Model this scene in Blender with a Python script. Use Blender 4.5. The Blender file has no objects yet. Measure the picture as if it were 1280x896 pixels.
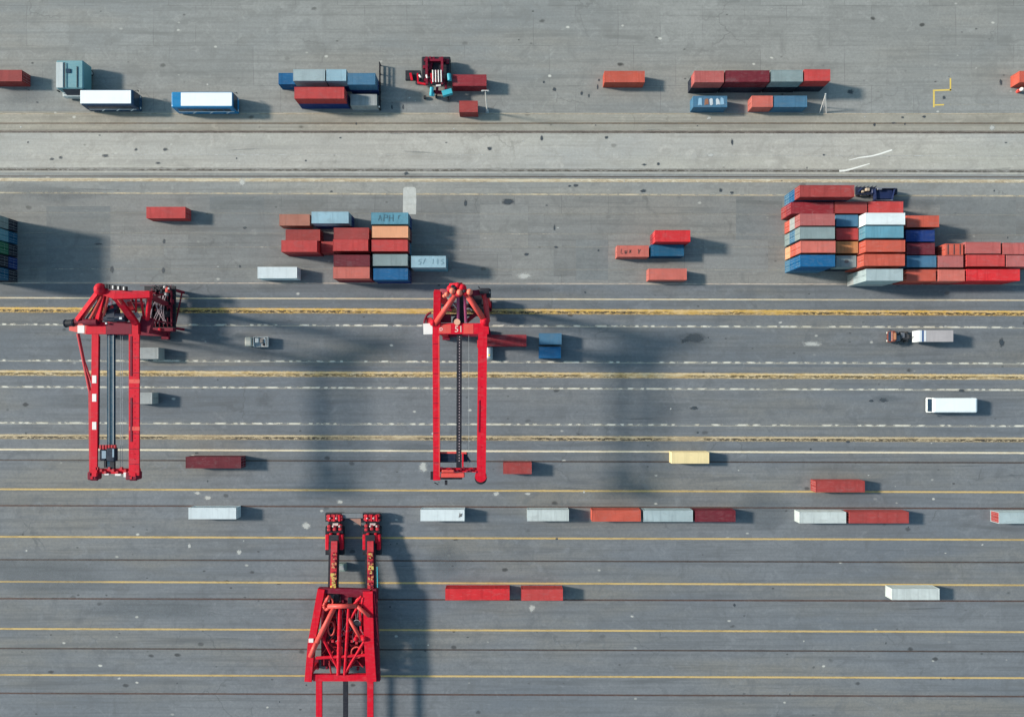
import bpy, math, random
from mathutils import Vector, Matrix
random.seed(7)
sc = bpy.context.scene
C = sc.collection
R = math.radians

# ------------------------------------------------------------------ survey
S, H, NX, NY = 0.18, 145.0, 640.0, 480.0      # metres per unit at the ground, drone height, point under the drone
def P(px, py, h=0.0):
    k = S * (H - h) / H
    return Vector(((px - NX) * k, (NY - py) * k, h))
def M(px, h=0.0):
    return px * S * (H - h) / H

# ------------------------------------------------------------------ materials
MATS = {}
def nodes_of(name):
    m = bpy.data.materials.new(name); m.use_nodes = True
    nt = m.node_tree; b = nt.nodes['Principled BSDF']
    return m, nt, b
def N(nt, t, **kw):
    n = nt.nodes.new(t)
    for k, v in kw.items():
        if k.startswith('i_'):
            key = k[2:]
            n.inputs[int(key) if key.isdigit() else key.replace('_', ' ')].default_value = v
        else: setattr(n, k, v)
    return n
def math_n(nt, op, a, b=None, clamp=False):
    n = nt.nodes.new('ShaderNodeMath'); n.operation = op; n.use_clamp = clamp
    for i, v in enumerate((a, b)):
        if v is None: continue
        if isinstance(v, (int, float)): n.inputs[i].default_value = v
        else: nt.links.new(v, n.inputs[i])
    return n.outputs[0]
def ramp(nt, v, a, b, lo=0.0, hi=1.0):
    n = nt.nodes.new('ShaderNodeMapRange'); n.interpolation_type = 'SMOOTHSTEP'
    n.inputs['From Min'].default_value = a; n.inputs['From Max'].default_value = b
    n.inputs['To Min'].default_value = lo; n.inputs['To Max'].default_value = hi
    nt.links.new(v, n.inputs['Value']); return n.outputs[0]
def mix(nt, fac, a, b, mode='MIX'):
    n = nt.nodes.new('ShaderNodeMix'); n.data_type = 'RGBA'; n.blend_type = mode
    for sock, v in ((n.inputs['Factor'], fac), (n.inputs['A'], a), (n.inputs['B'], b)):
        if isinstance(v, (int, float)): sock.default_value = v
        elif isinstance(v, (tuple, list)): sock.default_value = (*v[:3], 1)
        else: nt.links.new(v, sock)
    return n.outputs['Result']
def noise(nt, vec, scale, detail=4, rough=0.55, dist=0.0):
    n = nt.nodes.new('ShaderNodeTexNoise')
    n.inputs['Scale'].default_value = scale; n.inputs['Detail'].default_value = detail
    n.inputs['Roughness'].default_value = rough; n.inputs['Distortion'].default_value = dist
    nt.links.new(vec, n.inputs['Vector']); return n.outputs['Fac']
def mapping(nt, vec, scale=(1, 1, 1), loc=(0, 0, 0)):
    n = nt.nodes.new('ShaderNodeMapping')
    n.inputs['Scale'].default_value = scale; n.inputs['Location'].default_value = loc
    nt.links.new(vec, n.inputs['Vector']); return n.outputs['Vector']
def objcoord(nt): return nt.nodes.new('ShaderNodeTexCoord').outputs['Object']
def offset_by_object(nt, vec):
    oi = nt.nodes.new('ShaderNodeObjectInfo')
    v = nt.nodes.new('ShaderNodeVectorMath'); v.operation = 'MULTIPLY_ADD'
    nt.links.new(oi.outputs['Location'], v.inputs[0]); v.inputs[1].default_value = (1.37, 1.91, 2.3)
    nt.links.new(vec, v.inputs[2]); return v.outputs[0]

def paint(name, col, rough=0.6, wear=0.35, metallic=0.0, rust=0.3, spec=0.2):
    """weathered painted steel"""
    if name in MATS: return MATS[name]
    m, nt, b = nodes_of(name)
    vec = offset_by_object(nt, objcoord(nt))
    big = noise(nt, vec, 0.35, 3); mid = noise(nt, mapping(nt, vec, (0.6, 2.4, 1)), 1.2, 5, 0.65)
    fine = noise(nt, vec, 6.0, 4, 0.7)
    c = mix(nt, ramp(nt, big, 0.3, 0.7, 0, wear), col, tuple(0.78 * x for x in col))
    lum = 0.3 * col[0] + 0.5 * col[1] + 0.2 * col[2]
    dusty = tuple(0.76 * x + 0.24 * y for x, y in zip(col, (0.26 + .3*lum, 0.23 + .3*lum, 0.22 + .3*lum)))
    c = mix(nt, ramp(nt, mid, 0.46, 0.74, 0, wear * 0.85), c, dusty)
    # long rain streaks across the roof, and scuffed patches
    oi = nt.nodes.new('ShaderNodeObjectInfo')
    st = noise(nt, mapping(nt, vec, (1.6, 0.12, 0.5)), 1.0, 4, 0.6)
    c = mix(nt, ramp(nt, st, 0.50, 0.66, 0, wear * 0.9), c, tuple(0.72 * x for x in col))
    sc_ = noise(nt, mapping(nt, vec, (0.5, 0.9, 1), (7, 3, 1)), 0.8, 4, 0.62, 0.6)
    c = mix(nt, ramp(nt, sc_, 0.56, 0.66, 0, wear * 0.75), c, tuple(0.62 * x + 0.05 for x in col))
    if name.startswith('container_paint'):
        # pale scuffs, soot near one end, and a faint two-tone repaint
        sf = noise(nt, mapping(nt, vec, (0.9, 1.3, 1), (19, 23, 4)), 0.9, 6, 0.75, 1.0)
        c = mix(nt, ramp(nt, sf, 0.60, 0.70, 0, wear * 0.45), c, tuple(0.45 * x + 0.22 for x in col))
        half_ = noise(nt, mapping(nt, vec, (0.16, 0.02, 0.02), (5, 1, 2)), 1.0, 1, 0.4)
        c = mix(nt, ramp(nt, half_, 0.52, 0.55, 0, wear * 0.35), c, tuple(0.70 * x + 0.012 for x in col))
    if rust > 0:
        rmask = math_n(nt, 'MULTIPLY', ramp(nt, fine, 0.58, 0.72), ramp(nt, mid, 0.42, 0.62, 0, rust))
        c = mix(nt, rmask, c, (0.11, 0.05, 0.035))
    nt.links.new(c, b.inputs['Base Color'])
    nt.links.new(ramp(nt, mid, 0.3, 0.8, rough - 0.08, min(1, rough + 0.18)), b.inputs['Roughness'])
    b.inputs['Metallic'].default_value = metallic
    b.inputs['Specular IOR Level'].default_value = spec
    MATS[name] = m; return m

def plain(name, col, rough=0.5, metallic=0.0, spec=0.5):
    if name in MATS: return MATS[name]
    m, nt, b = nodes_of(name)
    vec = objcoord(nt); f = noise(nt, vec, 2.5, 4)
    c = mix(nt, ramp(nt, f, 0.3, 0.75), tuple(1.08 * x for x in col), tuple(0.8 * x for x in col))
    nt.links.new(c, b.inputs['Base Color'])
    b.inputs['Roughness'].default_value = rough; b.inputs['Metallic'].default_value = metallic
    b.inputs['Specular IOR Level'].default_value = spec
    MATS[name] = m; return m

def paving(name, col, slab=(26, 5.2), slabvar=0.10, streak=0.16, spots=0.5, tint=(0.30, 0.27, 0.22), seam=0.3, seed=0):
    m, nt, b = nodes_of(name)
    vec = nt.nodes.new('ShaderNodeNewGeometry').outputs['Position']
    vec = mapping(nt, vec, (1, 1, 1), (seed * 13.7, seed * 7.1, 0))
    wob = nt.nodes.new('ShaderNodeVectorMath'); wob.operation = 'MULTIPLY_ADD'
    nn = nt.nodes.new('ShaderNodeTexNoise'); nn.inputs['Scale'].default_value = 0.15
    nt.links.new(vec, nn.inputs['Vector']); nt.links.new(nn.outputs['Color'], wob.inputs[0])
    wob.inputs[1].default_value = (.5, .35, 0); nt.links.new(vec, wob.inputs[2])
    br = nt.nodes.new('ShaderNodeTexBrick'); br.offset = 0.37; br.offset_frequency = 2; br.squash = 1.0
    br.inputs['Scale'].default_value = 1.0; br.inputs['Brick Width'].default_value = slab[0]
    br.inputs['Row Height'].default_value = slab[1]; br.inputs['Mortar Size'].default_value = 0.05
    br.inputs['Mortar Smooth'].default_value = 0.7; br.inputs['Bias'].default_value = 0.0
    br.inputs['Color1'].default_value = (1 - slabvar,) * 3 + (1,); br.inputs['Color2'].default_value = (1 + slabvar,) * 3 + (1,)
    br.inputs['Mortar'].default_value = (1, 1, 1, 1)
    nt.links.new(wob.outputs[0], br.inputs['Vector'])
    c = mix(nt, 1.0, col, br.outputs['Color'], 'MULTIPLY')
    big = noise(nt, mapping(nt, vec, (0.55, 1, 1)), 0.028, 4, 0.6, 0.4)
    c = mix(nt, ramp(nt, big, 0.36, 0.66, 0, 0.7), c, tuple(x * y for x, y in zip(col, (0.74, 0.80, 0.87))))
    warm = noise(nt, mapping(nt, vec, (0.2, 1, 1), (40, 9, 0)), 0.06, 4, 0.6)
    c = mix(nt, ramp(nt, warm, 0.46, 0.68, 0, 0.65), c, tint)
    st = noise(nt, mapping(nt, vec, (0.035, 1.1, 1)), 0.8, 5, 0.7)
    c = mix(nt, ramp(nt, st, 0.44, 0.68, 0, streak * 3.0), c, tuple(0.52 * x for x in col))
    st2 = noise(nt, mapping(nt, vec, (0.03, 1.4, 1), (3, 17, 0)), 0.55, 5, 0.7)
    c = mix(nt, ramp(nt, st2, 0.5, 0.78, 0, streak * 2.0), c, tuple(min(1, 1.5 * x) for x in col))
    blot = noise(nt, vec, 0.22, 6, 0.68, 0.8)
    c = mix(nt, ramp(nt, blot, 0.48, 0.70, 0, 0.6), c, tuple(0.66 * x for x in col))
    blot2 = noise(nt, mapping(nt, vec, (0.7, 1, 1), (70, 20, 0)), 0.35, 6, 0.7, 1.2)
    c = mix(nt, ramp(nt, blot2, 0.52, 0.72, 0, 0.45), c, tuple(1.32 * x for x in col))
    # curved rubber marks where machines turn
    tw = nt.nodes.new('ShaderNodeTexWave'); tw.wave_type = 'RINGS'; tw.inputs['Scale'].default_value = 0.035
    tw.inputs['Distortion'].default_value = 3.0; tw.inputs['Detail'].default_value = 2.0; tw.inputs['Detail Scale'].default_value = 0.4
    nt.links.new(mapping(nt, vec, (1, 1, 1), (37, 11, 0)), tw.inputs['Vector'])
    tmask = math_n(nt, 'MULTIPLY', ramp(nt, tw.outputs['Fac'], 0.955, 1.0), ramp(nt, noise(nt, vec, 0.045, 3), 0.5, 0.66, 0, 0.5))
    c = mix(nt, tmask, c, tuple(0.55 * x for x in col))
    # fine wandering cracks
    cr = nt.nodes.new('ShaderNodeTexVoronoi'); cr.feature = 'DISTANCE_TO_EDGE'; cr.inputs['Scale'].default_value = 0.10
    cw = nt.nodes.new('ShaderNodeVectorMath'); cw.operation = 'MULTIPLY_ADD'
    cn = nt.nodes.new('ShaderNodeTexNoise'); cn.inputs['Scale'].default_value = 0.5; cn.inputs['Detail'].default_value = 5
    nt.links.new(vec, cn.inputs['Vector']); nt.links.new(cn.outputs['Color'], cw.inputs[0]); cw.inputs[1].default_value = (4, 4, 0); nt.links.new(vec, cw.inputs[2])
    nt.links.new(cw.outputs[0], cr.inputs['Vector'])
    cmask = math_n(nt, 'MULTIPLY', ramp(nt, cr.outputs['Distance'], 0.006, 0.022, 1, 0), ramp(nt, noise(nt, vec, 0.05, 3), 0.55, 0.68, 0, 0.55))
    c = mix(nt, cmask, c, tuple(0.5 * x for x in col))
    fine = noise(nt, vec, 1.7, 6, 0.75)
    c = mix(nt, ramp(nt, fine, 0.35, 0.68, 0, 0.42), c, tuple(0.62 * x for x in col))
    # slab joints
    jn = math_n(nt, 'MULTIPLY', br.outputs['Fac'], ramp(nt, noise(nt, vec, 0.09, 3), 0.42, 0.62, 0, seam))
    c = mix(nt, jn, c, tuple(0.42 * x for x in col))
    # little dark drips and pale specks
    for sd, scl, thr, cc, amt in ((1, 0.22, 0.16, tuple(0.22 * x for x in col), spots), (2, 0.40, 0.13, tuple(0.3 * x for x in col), spots), (3, 0.30, 0.13, (0.50, 0.49, 0.44), spots)):
        vo = nt.nodes.new('ShaderNodeTexVoronoi'); vo.inputs['Scale'].default_value = scl
        nw = noise(nt, vec, 1.1, 3)
        nt.links.new(mapping(nt, vec, (0.8, 1.25, 1), (sd * 31, sd * 17, 0)), vo.inputs['Vector'])
        d = math_n(nt, 'ADD', vo.outputs['Distance'], math_n(nt, 'MULTIPLY', math_n(nt, 'SUBTRACT', nw, 0.5), 0.16))
        sep = nt.nodes.new('ShaderNodeSeparateColor'); nt.links.new(vo.outputs['Color'], sep.inputs[0])
        k = math_n(nt, 'MULTIPLY', ramp(nt, d, thr * 0.4, thr, 1, 0), ramp(nt, sep.outputs[0], 0.72, 0.98, 0, amt))
        c = mix(nt, k, c, cc)
    nt.links.new(c, b.inputs['Base Color'])
    b.inputs['Roughness'].default_value = 0.9; b.inputs['Specular IOR Level'].default_value = 0.25
    bp = nt.nodes.new('ShaderNodeBump'); bp.inputs['Strength'].default_value = 0.25; bp.inputs['Distance'].default_value = 0.05
    nt.links.new(fine, bp.inputs['Height']); nt.links.new(bp.outputs[0], b.inputs['Normal'])
    return m

def line_mat(name, col, col2, half, worn=0.5, dash=None, stain=0.0, staincol=(0.05, 0.04, 0.03), edge=0.25):
    """worn painted stripe: object X runs along it, object Y across it"""
    m, nt, b = nodes_of(name)
    tc = objcoord(nt)
    oi = nt.nodes.new('ShaderNodeObjectInfo')
    v = nt.nodes.new('ShaderNodeVectorMath'); v.operation = 'MULTIPLY_ADD'
    nt.links.new(oi.outputs['Location'], v.inputs[0]); v.inputs[1].default_value = (0, 1.7, 0)
    nt.links.new(tc, v.inputs[2])
    sl = nt.nodes.new('ShaderNodeSeparateXYZ'); nt.links.new(oi.outputs['Location'], sl.inputs[0])
    cx_ = nt.nodes.new('ShaderNodeCombineXYZ'); nt.links.new(math_n(nt, 'MULTIPLY', sl.outputs['Y'], 5.31), cx_.inputs[0])
    v2 = nt.nodes.new('ShaderNodeVectorMath'); v2.operation = 'ADD'; nt.links.new(v.outputs[0], v2.inputs[0]); nt.links.new(cx_.outputs[0], v2.inputs[1])
    vec = v2.outputs[0]
    sp = nt.nodes.new('ShaderNodeSeparateXYZ'); nt.links.new(tc, sp.inputs[0]); sx_ = nt.nodes.new('ShaderNodeSeparateXYZ'); nt.links.new(vec, sx_.inputs[0])
    ay = math_n(nt, 'ABSOLUTE', sp.outputs['Y'])
    nlow = noise(nt, mapping(nt, vec, (0.05, 0.2, 1)), 1.0, 4, 0.65)
    nmid = noise(nt, mapping(nt, vec, (0.35, 1.2, 1)), 1.0, 5, 0.7)
    nfin = noise(nt, mapping(nt, vec, (1.6, 3.0, 1)), 1.0, 6, 0.85)
    wob = math_n(nt, 'MULTIPLY', math_n(nt, 'SUBTRACT', nfin, 0.5), half * 2.2 * edge * 2)
    d = math_n(nt, 'ADD', ay, wob)
    mask = ramp(nt, d, half * 0.62, half * 1.12, 1, 0)
    wmask = ramp(nt, math_n(nt, 'ADD', math_n(nt, 'MULTIPLY', nmid, 0.6), math_n(nt, 'MULTIPLY', nlow, 0.4)), 0.32 + 0.22 * worn, 0.44 + 0.22 * worn, 1 - worn * 0.85, 1)
    mask = math_n(nt, 'MULTIPLY', mask, wmask)
    if dash:
        per, duty, lo = dash
        wx = noise(nt, mapping(nt, vec, (0.11, 0.0, 1)), 1.0, 2)
        fr = math_n(nt, 'FRACT', math_n(nt, 'DIVIDE', math_n(nt, 'ADD', sx_.outputs['X'], math_n(nt, 'MULTIPLY', wx, per * 6)), per))
        tri = math_n(nt, 'ABSOLUTE', math_n(nt, 'SUBTRACT', fr, 0.5))
        grit = noise(nt, mapping(nt, vec, (1.1, 3.2, 1)), 1.0, 6, 0.85)
        dm = ramp(nt, math_n(nt, 'ADD', tri, math_n(nt, 'MULTIPLY', math_n(nt, 'SUBTRACT', grit, 0.5), 1.5)), duty * 0.5 - 0.12, duty * 0.5 + 0.10, 1, lo)
        mask = math_n(nt, 'MULTIPLY', mask, dm)
        yl = math_n(nt, 'ABSOLUTE', math_n(nt, 'ADD', sp.outputs['Y'], half * 0.75))
        thin = math_n(nt, 'MULTIPLY', ramp(nt, yl, half * 0.12, half * 0.55, 0.62, 0), ramp(nt, nmid, 0.36, 0.5, 0.35, 1))
        mask = math_n(nt, 'MAXIMUM', mask, thin)
    c = mix(nt, ramp(nt, nmid, 0.35, 0.65), col, col2)
    if stain:
        yb = math_n(nt, 'SUBTRACT', 0.0, sp.outputs['Y'])
        grit2 = noise(nt, mapping(nt, vec, (0.95, 2.2, 1), (11, 5, 0)), 1.0, 5, 0.85)
        sm = math_n(nt, 'MULTIPLY', math_n(nt, 'MULTIPLY', ramp(nt, yb, -0.45 * half, -0.05 * half), ramp(nt, yb, 0.55 * half, 0.85 * half, 1, 0.25)), ramp(nt, grit2, 0.41, 0.53))
        sm = math_n(nt, 'MULTIPLY', sm, ramp(nt, nlow, 0.36, 0.52, 0.15, 1))
        c = mix(nt, math_n(nt, 'MULTIPLY', sm, stain), c, staincol)
    nt.links.new(c, b.inputs['Base Color']); b.inputs['Roughness'].default_value = 0.8
    b.inputs['Specular IOR Level'].default_value = 0.25
    tr = nt.nodes.new('ShaderNodeBsdfTransparent'); ms = nt.nodes.new('ShaderNodeMixShader')
    nt.links.new(mask, ms.inputs[0]); nt.links.new(tr.outputs[0], ms.inputs[1]); nt.links.new(b.outputs[0], ms.inputs[2])
    nt.links.new(ms.outputs[0], nt.nodes['Material Output'].inputs['Surface'])
    return m

def stain_mat(name, col, strength=0.8, scale=1.0):
    """soft irregular stain: object coordinates run -1..1 over it"""
    if name in MATS: return MATS[name]
    m, nt, b = nodes_of(name)
    tc = objcoord(nt); vec = offset_by_object(nt, tc)
    ln = nt.nodes.new('ShaderNodeVectorMath'); ln.operation = 'LENGTH'; nt.links.new(tc, ln.inputs[0])
    n1 = noise(nt, vec, 1.6 * scale, 5, 0.7)
    d = math_n(nt, 'ADD', ln.outputs['Value'], math_n(nt, 'MULTIPLY', math_n(nt, 'SUBTRACT', n1, 0.5), 1.3))
    mask = math_n(nt, 'MULTIPLY', ramp(nt, d, 0.25, 0.8, strength, 0), ramp(nt, ln.outputs['Value'], 0.8, 0.98, 1, 0))
    b.inputs['Base Color'].default_value = (*col, 1); b.inputs['Roughness'].default_value = 0.7
    tr = nt.nodes.new('ShaderNodeBsdfTransparent'); ms = nt.nodes.new('ShaderNodeMixShader')
    nt.links.new(mask, ms.inputs[0]); nt.links.new(tr.outputs[0], ms.inputs[1]); nt.links.new(b.outputs[0], ms.inputs[2])
    nt.links.new(ms.outputs[0], nt.nodes['Material Output'].inputs['Surface'])
    MATS[name] = m; return m

# ------------------------------------------------------------------ mesh building
class MB:
    def __init__(s): s.v = []; s.f = []
    def box(s, c, size, rz=0.0, taper=1.0):
        c = Vector(c); x, y, z = (k / 2 for k in size); r = Matrix.Rotation(rz, 3, 'Z'); o = len(s.v)
        for dz, t in ((-z, 1.0), (z, taper)):
            for dx, dy in ((-x, -y), (x, -y), (x, y), (-x, y)):
                s.v.append(c + r @ Vector((dx * t, dy * t, dz)))
        s.f += [tuple(o + i for i in q) for q in ((3, 2, 1, 0), (4, 5, 6, 7), (0, 1, 5, 4), (1, 2, 6, 5), (2, 3, 7, 6), (3, 0, 4, 7))]
        return s
    def cbox(s, c, size, bev=0.06):
        """box with chamfered upright and upper edges"""
        c = Vector(c); x, y, z = (k / 2 for k in size); o = len(s.v); b = min(bev, x * .9, y * .9, z * .9)
        def ringp(xx, yy, cc, zz):
            return [(xx - cc, -yy, zz), (xx, -yy + cc, zz), (xx, yy - cc, zz), (xx - cc, yy, zz), (-xx + cc, yy, zz), (-xx, yy - cc, zz), (-xx, -yy + cc, zz), (-xx + cc, -yy, zz)]
        for rr in (ringp(x, y, b, -z), ringp(x, y, b, z - b), ringp(x - b, y - b, b * .6, z)):
            s.v += [c + Vector(p) for p in rr]
        for k in range(2):
            for i in range(8):
                j = (i + 1) % 8; s.f.append((o + k * 8 + i, o + k * 8 + j, o + k * 8 + 8 + j, o + k * 8 + 8 + i))
        s.f.append(tuple(o + 16 + i for i in range(8))); s.f.append(tuple(o + 7 - i for i in range(8)))
        return s
    def beam(s, p, q, w, h, up=(0, 0, 1), w2=None, h2=None):
        p, q = Vector(p), Vector(q); d = (q - p).normalized(); u = Vector(up)
        if abs(d.dot(u)) > 0.95: u = Vector((0, 1, 0))
        a = d.cross(u).normalized(); u = a.cross(d).normalized(); o = len(s.v)
        w2 = w2 or w; h2 = h2 or h
        for c, ww, hh in ((p, w, h), (q, w2, h2)):
            for i, j in ((-1, -1), (1, -1), (1, 1), (-1, 1)):
                s.v.append(c + a * (i * ww / 2) + u * (j * hh / 2))
        s.f += [tuple(o + i for i in t) for t in ((0, 1, 2, 3), (7, 6, 5, 4), (1, 0, 4, 5), (2, 1, 5, 6), (3, 2, 6, 7), (0, 3, 7, 4))]
        return s
    def tube(s, p, q, r, n=10, r2=None):
        p, q = Vector(p), Vector(q); d = (q - p).normalized(); u = Vector((0, 0, 1)) if abs(d.z) < .95 else Vector((0, 1, 0))
        a = d.cross(u).normalized(); u = a.cross(d); o = len(s.v); r2 = r if r2 is None else r2
        for c, rr in ((p, r), (q, r2)):
            for i in range(n):
                t = 2 * math.pi * i / n; s.v.append(c + a * (math.cos(t) * rr) + u * (math.sin(t) * rr))
        for i in range(n):
            j = (i + 1) % n; s.f.append((o + i, o + n + i, o + n + j, o + j))
        s.f.append(tuple(o + i for i in range(n))); s.f.append(tuple(o + 2 * n - 1 - i for i in range(n)))
        return s
    def path(s, pts, r, n=7):
        for a, b in zip(pts[:-1], pts[1:]): s.tube(a, b, r, n)
        return s
    def ball(s, c, r, n=12, m=7, sq=(1, 1, 1)):
        c = Vector(c); o = len(s.v)
        for j in range(m + 1):
            ph = math.pi * j / m - math.pi / 2
            for i in range(n):
                t = 2 * math.pi * i / n
                s.v.append(c + Vector((r * sq[0] * math.cos(ph) * math.cos(t), r * sq[1] * math.cos(ph) * math.sin(t), r * sq[2] * math.sin(ph))))
        for j in range(m):
            for i in range(n):
                k = (i + 1) % n; s.f.append((o + j * n + i, o + j * n + k, o + (j + 1) * n + k, o + (j + 1) * n + i))
        return s
    def poly(s, pts):
        o = len(s.v); s.v += [Vector(p) for p in pts]; s.f.append(tuple(range(o, o + len(pts)))); return s
    def prism(s, pts, z0, z1):
        n = len(pts); o = len(s.v)
        for z in (z0, z1): s.v += [Vector((p[0], p[1], z)) for p in pts]
        for i in range(n):
            j = (i + 1) % n; s.f.append((o + i, o + j, o + n + j, o + n + i))
        s.f.append(tuple(o + n + i for i in range(n))); s.f.append(tuple(o + n - 1 - i for i in range(n)))
        return s
    def mesh(s, name, off=Vector((0, 0, 0))):
        me = bpy.data.meshes.new(name); me.from_pydata([tuple(v - off) for v in s.v], [], s.f); me.validate(); me.update(); return me
    def build(s, name, mat, parent=None, off=None, smooth=False):
        if off is None: off = root_world(parent) if parent else Vector((0, 0, 0))
        me = s.mesh(name, off); me.materials.append(mat)
        if smooth:
            for p in me.polygons: p.use_smooth = len(p.vertices) == 4
        o = bpy.data.objects.new(name, me); C.objects.link(o)
        if parent: o.parent = parent
        return o
KEEP = {'trolley_rail', 'step', 'cable_tray', 'girder_edge', 'lettering', 'body_stripe', 'girder', 'hose', 'chassis', 'deck_rib', 'bed', 'post', 'rail', 'handrail'}
def clusters(mb, gap=0.06):
    n = len(mb.v); par = list(range(n))
    def find(i):
        while par[i] != i: par[i] = par[par[i]]; i = par[i]
        return i
    for f in mb.f:
        for i in f[1:]: par[find(i)] = find(f[0])
    comp = {}
    for fi, f in enumerate(mb.f): comp.setdefault(find(f[0]), []).append(fi)
    bb = []
    for fs in comp.values():
        pts = [mb.v[i] for fi in fs for i in mb.f[fi]]
        bb.append([[min(p[k] for p in pts) - gap for k in range(3)], [max(p[k] for p in pts) + gap for k in range(3)], list(fs)])
    merged = True
    while merged:
        merged = False
        for i in range(len(bb)):
            for j in range(i):
                a, b = bb[i], bb[j]
                if all(a[0][k] <= b[1][k] and b[0][k] <= a[1][k] for k in range(3)):
                    bb[j] = [[min(x, y) for x, y in zip(a[0], b[0])], [max(x, y) for x, y in zip(a[1], b[1])], a[2] + b[2]]
                    del bb[i]; merged = True; break
            if merged: break
    out = []
    for _, _, fs in bb:
        m = MB(); idx = {}
        for fi in fs:
            f = []
            for i in mb.f[fi]:
                if i not in idx: idx[i] = len(m.v); m.v.append(mb.v[i])
                f.append(idx[i])
            m.f.append(tuple(f))
        out.append(m)
    return out
def build_split(mb, name, mat, parent, off, smooth=False):
    ms = [mb] if name in KEEP else clusters(mb)
    return [m.build(name, mat, parent, off=off, smooth=smooth) for m in ms][0]
def root_world(o):
    v = Vector((0, 0, 0))
    while o: v += o.location; o = o.parent
    return v
def tag(o, label=None, cat=None, group=None, kind=None):
    if label: o['label'] = label
    if cat: o['category'] = cat
    if group: o['group'] = group
    if kind: o['kind'] = kind
    return o
def thing(name, loc, label, cat, group=None, rz=0.0):
    o = bpy.data.objects.new(name, None); C.objects.link(o); o.location = loc; o.rotation_euler.z = rz
    o.empty_display_size = 0.5
    return tag(o, label, cat, group)

# ------------------------------------------------------------------ ground
def sheet(name, x0, x1, y0, y1, z, mat, rz=0.0, cx=None, cy=None):
    cx = (x0 + x1) / 2 if cx is None else cx; cy = (y0 + y1) / 2 if cy is None else cy
    me = bpy.data.meshes.new(name)
    me.from_pydata([(x0 - cx, y0 - cy, 0), (x1 - cx, y0 - cy, 0), (x1 - cx, y1 - cy, 0), (x0 - cx, y1 - cy, 0)], [], [(0, 1, 2, 3)])
    me.materials.append(mat); o = bpy.data.objects.new(name, me); o.location = (cx, cy, z); o.rotation_euler.z = rz
    C.objects.link(o); o['kind'] = 'structure'; return o

A_low = paving('asphalt_blue_grey', (0.160, 0.169, 0.180), (31, 9.8), 0.08, 0.16, 0.8, (0.20, 0.185, 0.155), 0.25, 1)
A_mid = paving('asphalt_middle', (0.150, 0.160, 0.171), (24, 10.3), 0.08, 0.16, 0.8, (0.195, 0.175, 0.14), 0.25, 2)
A_yard = paving('yard_slabs_grey', (0.196, 0.196, 0.189), (10.5, 4.6), 0.13, 0.16, 0.6, (0.24, 0.225, 0.20), 0.75, 3)
A_lane = paving('lane_grey', (0.25, 0.25, 0.236), (38, 5.5), 0.06, 0.14, 0.5, (0.30, 0.28, 0.24), 0.35, 4)
A_conc = paving('concrete_apron_pale', (0.385, 0.366, 0.328), (44, 7.9), 0.05, 0.12, 0.55, (0.38, 0.365, 0.31), 0.3, 5)
A_tan = paving('tan_strip', (0.32, 0.295, 0.245), (30, 2.2), 0.06, 0.2, 0.7, (0.31, 0.26, 0.19), 0.4, 6)
A_top = paving('apron_grey', (0.24, 0.241, 0.228), (9.5, 9.0), 0.10, 0.14, 0.95, (0.27, 0.25, 0.215), 0.95, 7)

sheet('ground', -3000, 3000, -3000, 3000, 0.0, A_low)
def gy(py): return (NY - py) * S
X0, X1 = -420, 420
bands = [('yard_pavement', 356, 458, A_mid), ('storage_pavement', 243, 356, A_yard), ('service_lane', 217, 243, A_lane),
         ('concrete_roadway', 166, 217, A_conc), ('service_strip', 141, 166, A_tan), ('loading_apron', -700, 141, A_top)]
for nm, ya, yb, mt in bands: sheet(nm, X0, X1, gy(yb), gy(ya), 0.004, mt, R(-0.12))

cream = ((0.56, 0.50, 0.38), (0.42, 0.34, 0.23))
yellow = ((0.52, 0.36, 0.14), (0.42, 0.31, 0.15))
white = ((0.58, 0.56, 0.49), (0.40, 0.37, 0.30))
def stripe(name, yl, yr, wpx, mat, z=0.012):
    ym = (yl + yr) / 2; rz = -math.atan2((yr - yl), 1275)
    hw = wpx * S * 0.9
    if name == 'rail':
        mb = MB(); mb.box((0, 0, 0), (X1 - X0, .13, .03)); me = mb.mesh('rail'); me.materials.append(rail_steel)
        o = bpy.data.objects.new('rail', me); o.location = (0, gy(ym), .03); o.rotation_euler.z = rz; C.objects.link(o); o['kind'] = 'structure'
    return sheet('rail_groove' if name == 'rail' else name, X0, X1, gy(ym) - hw, gy(ym) + hw, z, mat, rz)
rail_steel = paint('rail_steel', (.075, .055, .05), .5, .8, rust=.8, spec=.3)
LM = {}
def lm(key, *a, **k):
    if key not in LM: LM[key] = line_mat(key, *a, **k)
    return LM[key]
px = S
stripe('lane_marking', 142.5, 142.5, 1.6, lm('tan_thin', (0.42, 0.35, 0.24), (0.36, 0.31, 0.25), 0.7 * px, 0.55))
stripe('rail', 154.3, 154.3, 2.2, lm('rust_rail', (0.19, 0.13, 0.08), (0.30, 0.22, 0.13), 0.8 * px, 0.35, stain=0.9))
stripe('rail', 164.5, 165.5, 4.6, lm('dark_rail', (0.15, 0.13, 0.11), (0.24, 0.21, 0.18), 1.9 * px, 0.2, stain=0.8))
stripe('lane_marking', 193, 195, 1.2, lm('pale_seam', (0.50, 0.50, 0.48), (0.45, 0.45, 0.43), 0.5 * px, 0.8))
stripe('drain', 211.5, 213.9, 5, lm('drain_dark', (0.20, 0.19, 0.17), (0.27, 0.26, 0.24), 2.1 * px, 0.35, stain=0.9))
stripe('rail', 220.3, 221.5, 1.8, lm('rail_brown', (0.21, 0.17, 0.12), (0.17, 0.14, 0.11), 0.75 * px, 0.1))
stripe('lane_marking', 224.7, 226.7, 6, lm('cream_thick', *cream, 2.3 * px, 0.2, stain=0.6, staincol=(0.22, 0.16, 0.1)))
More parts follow.
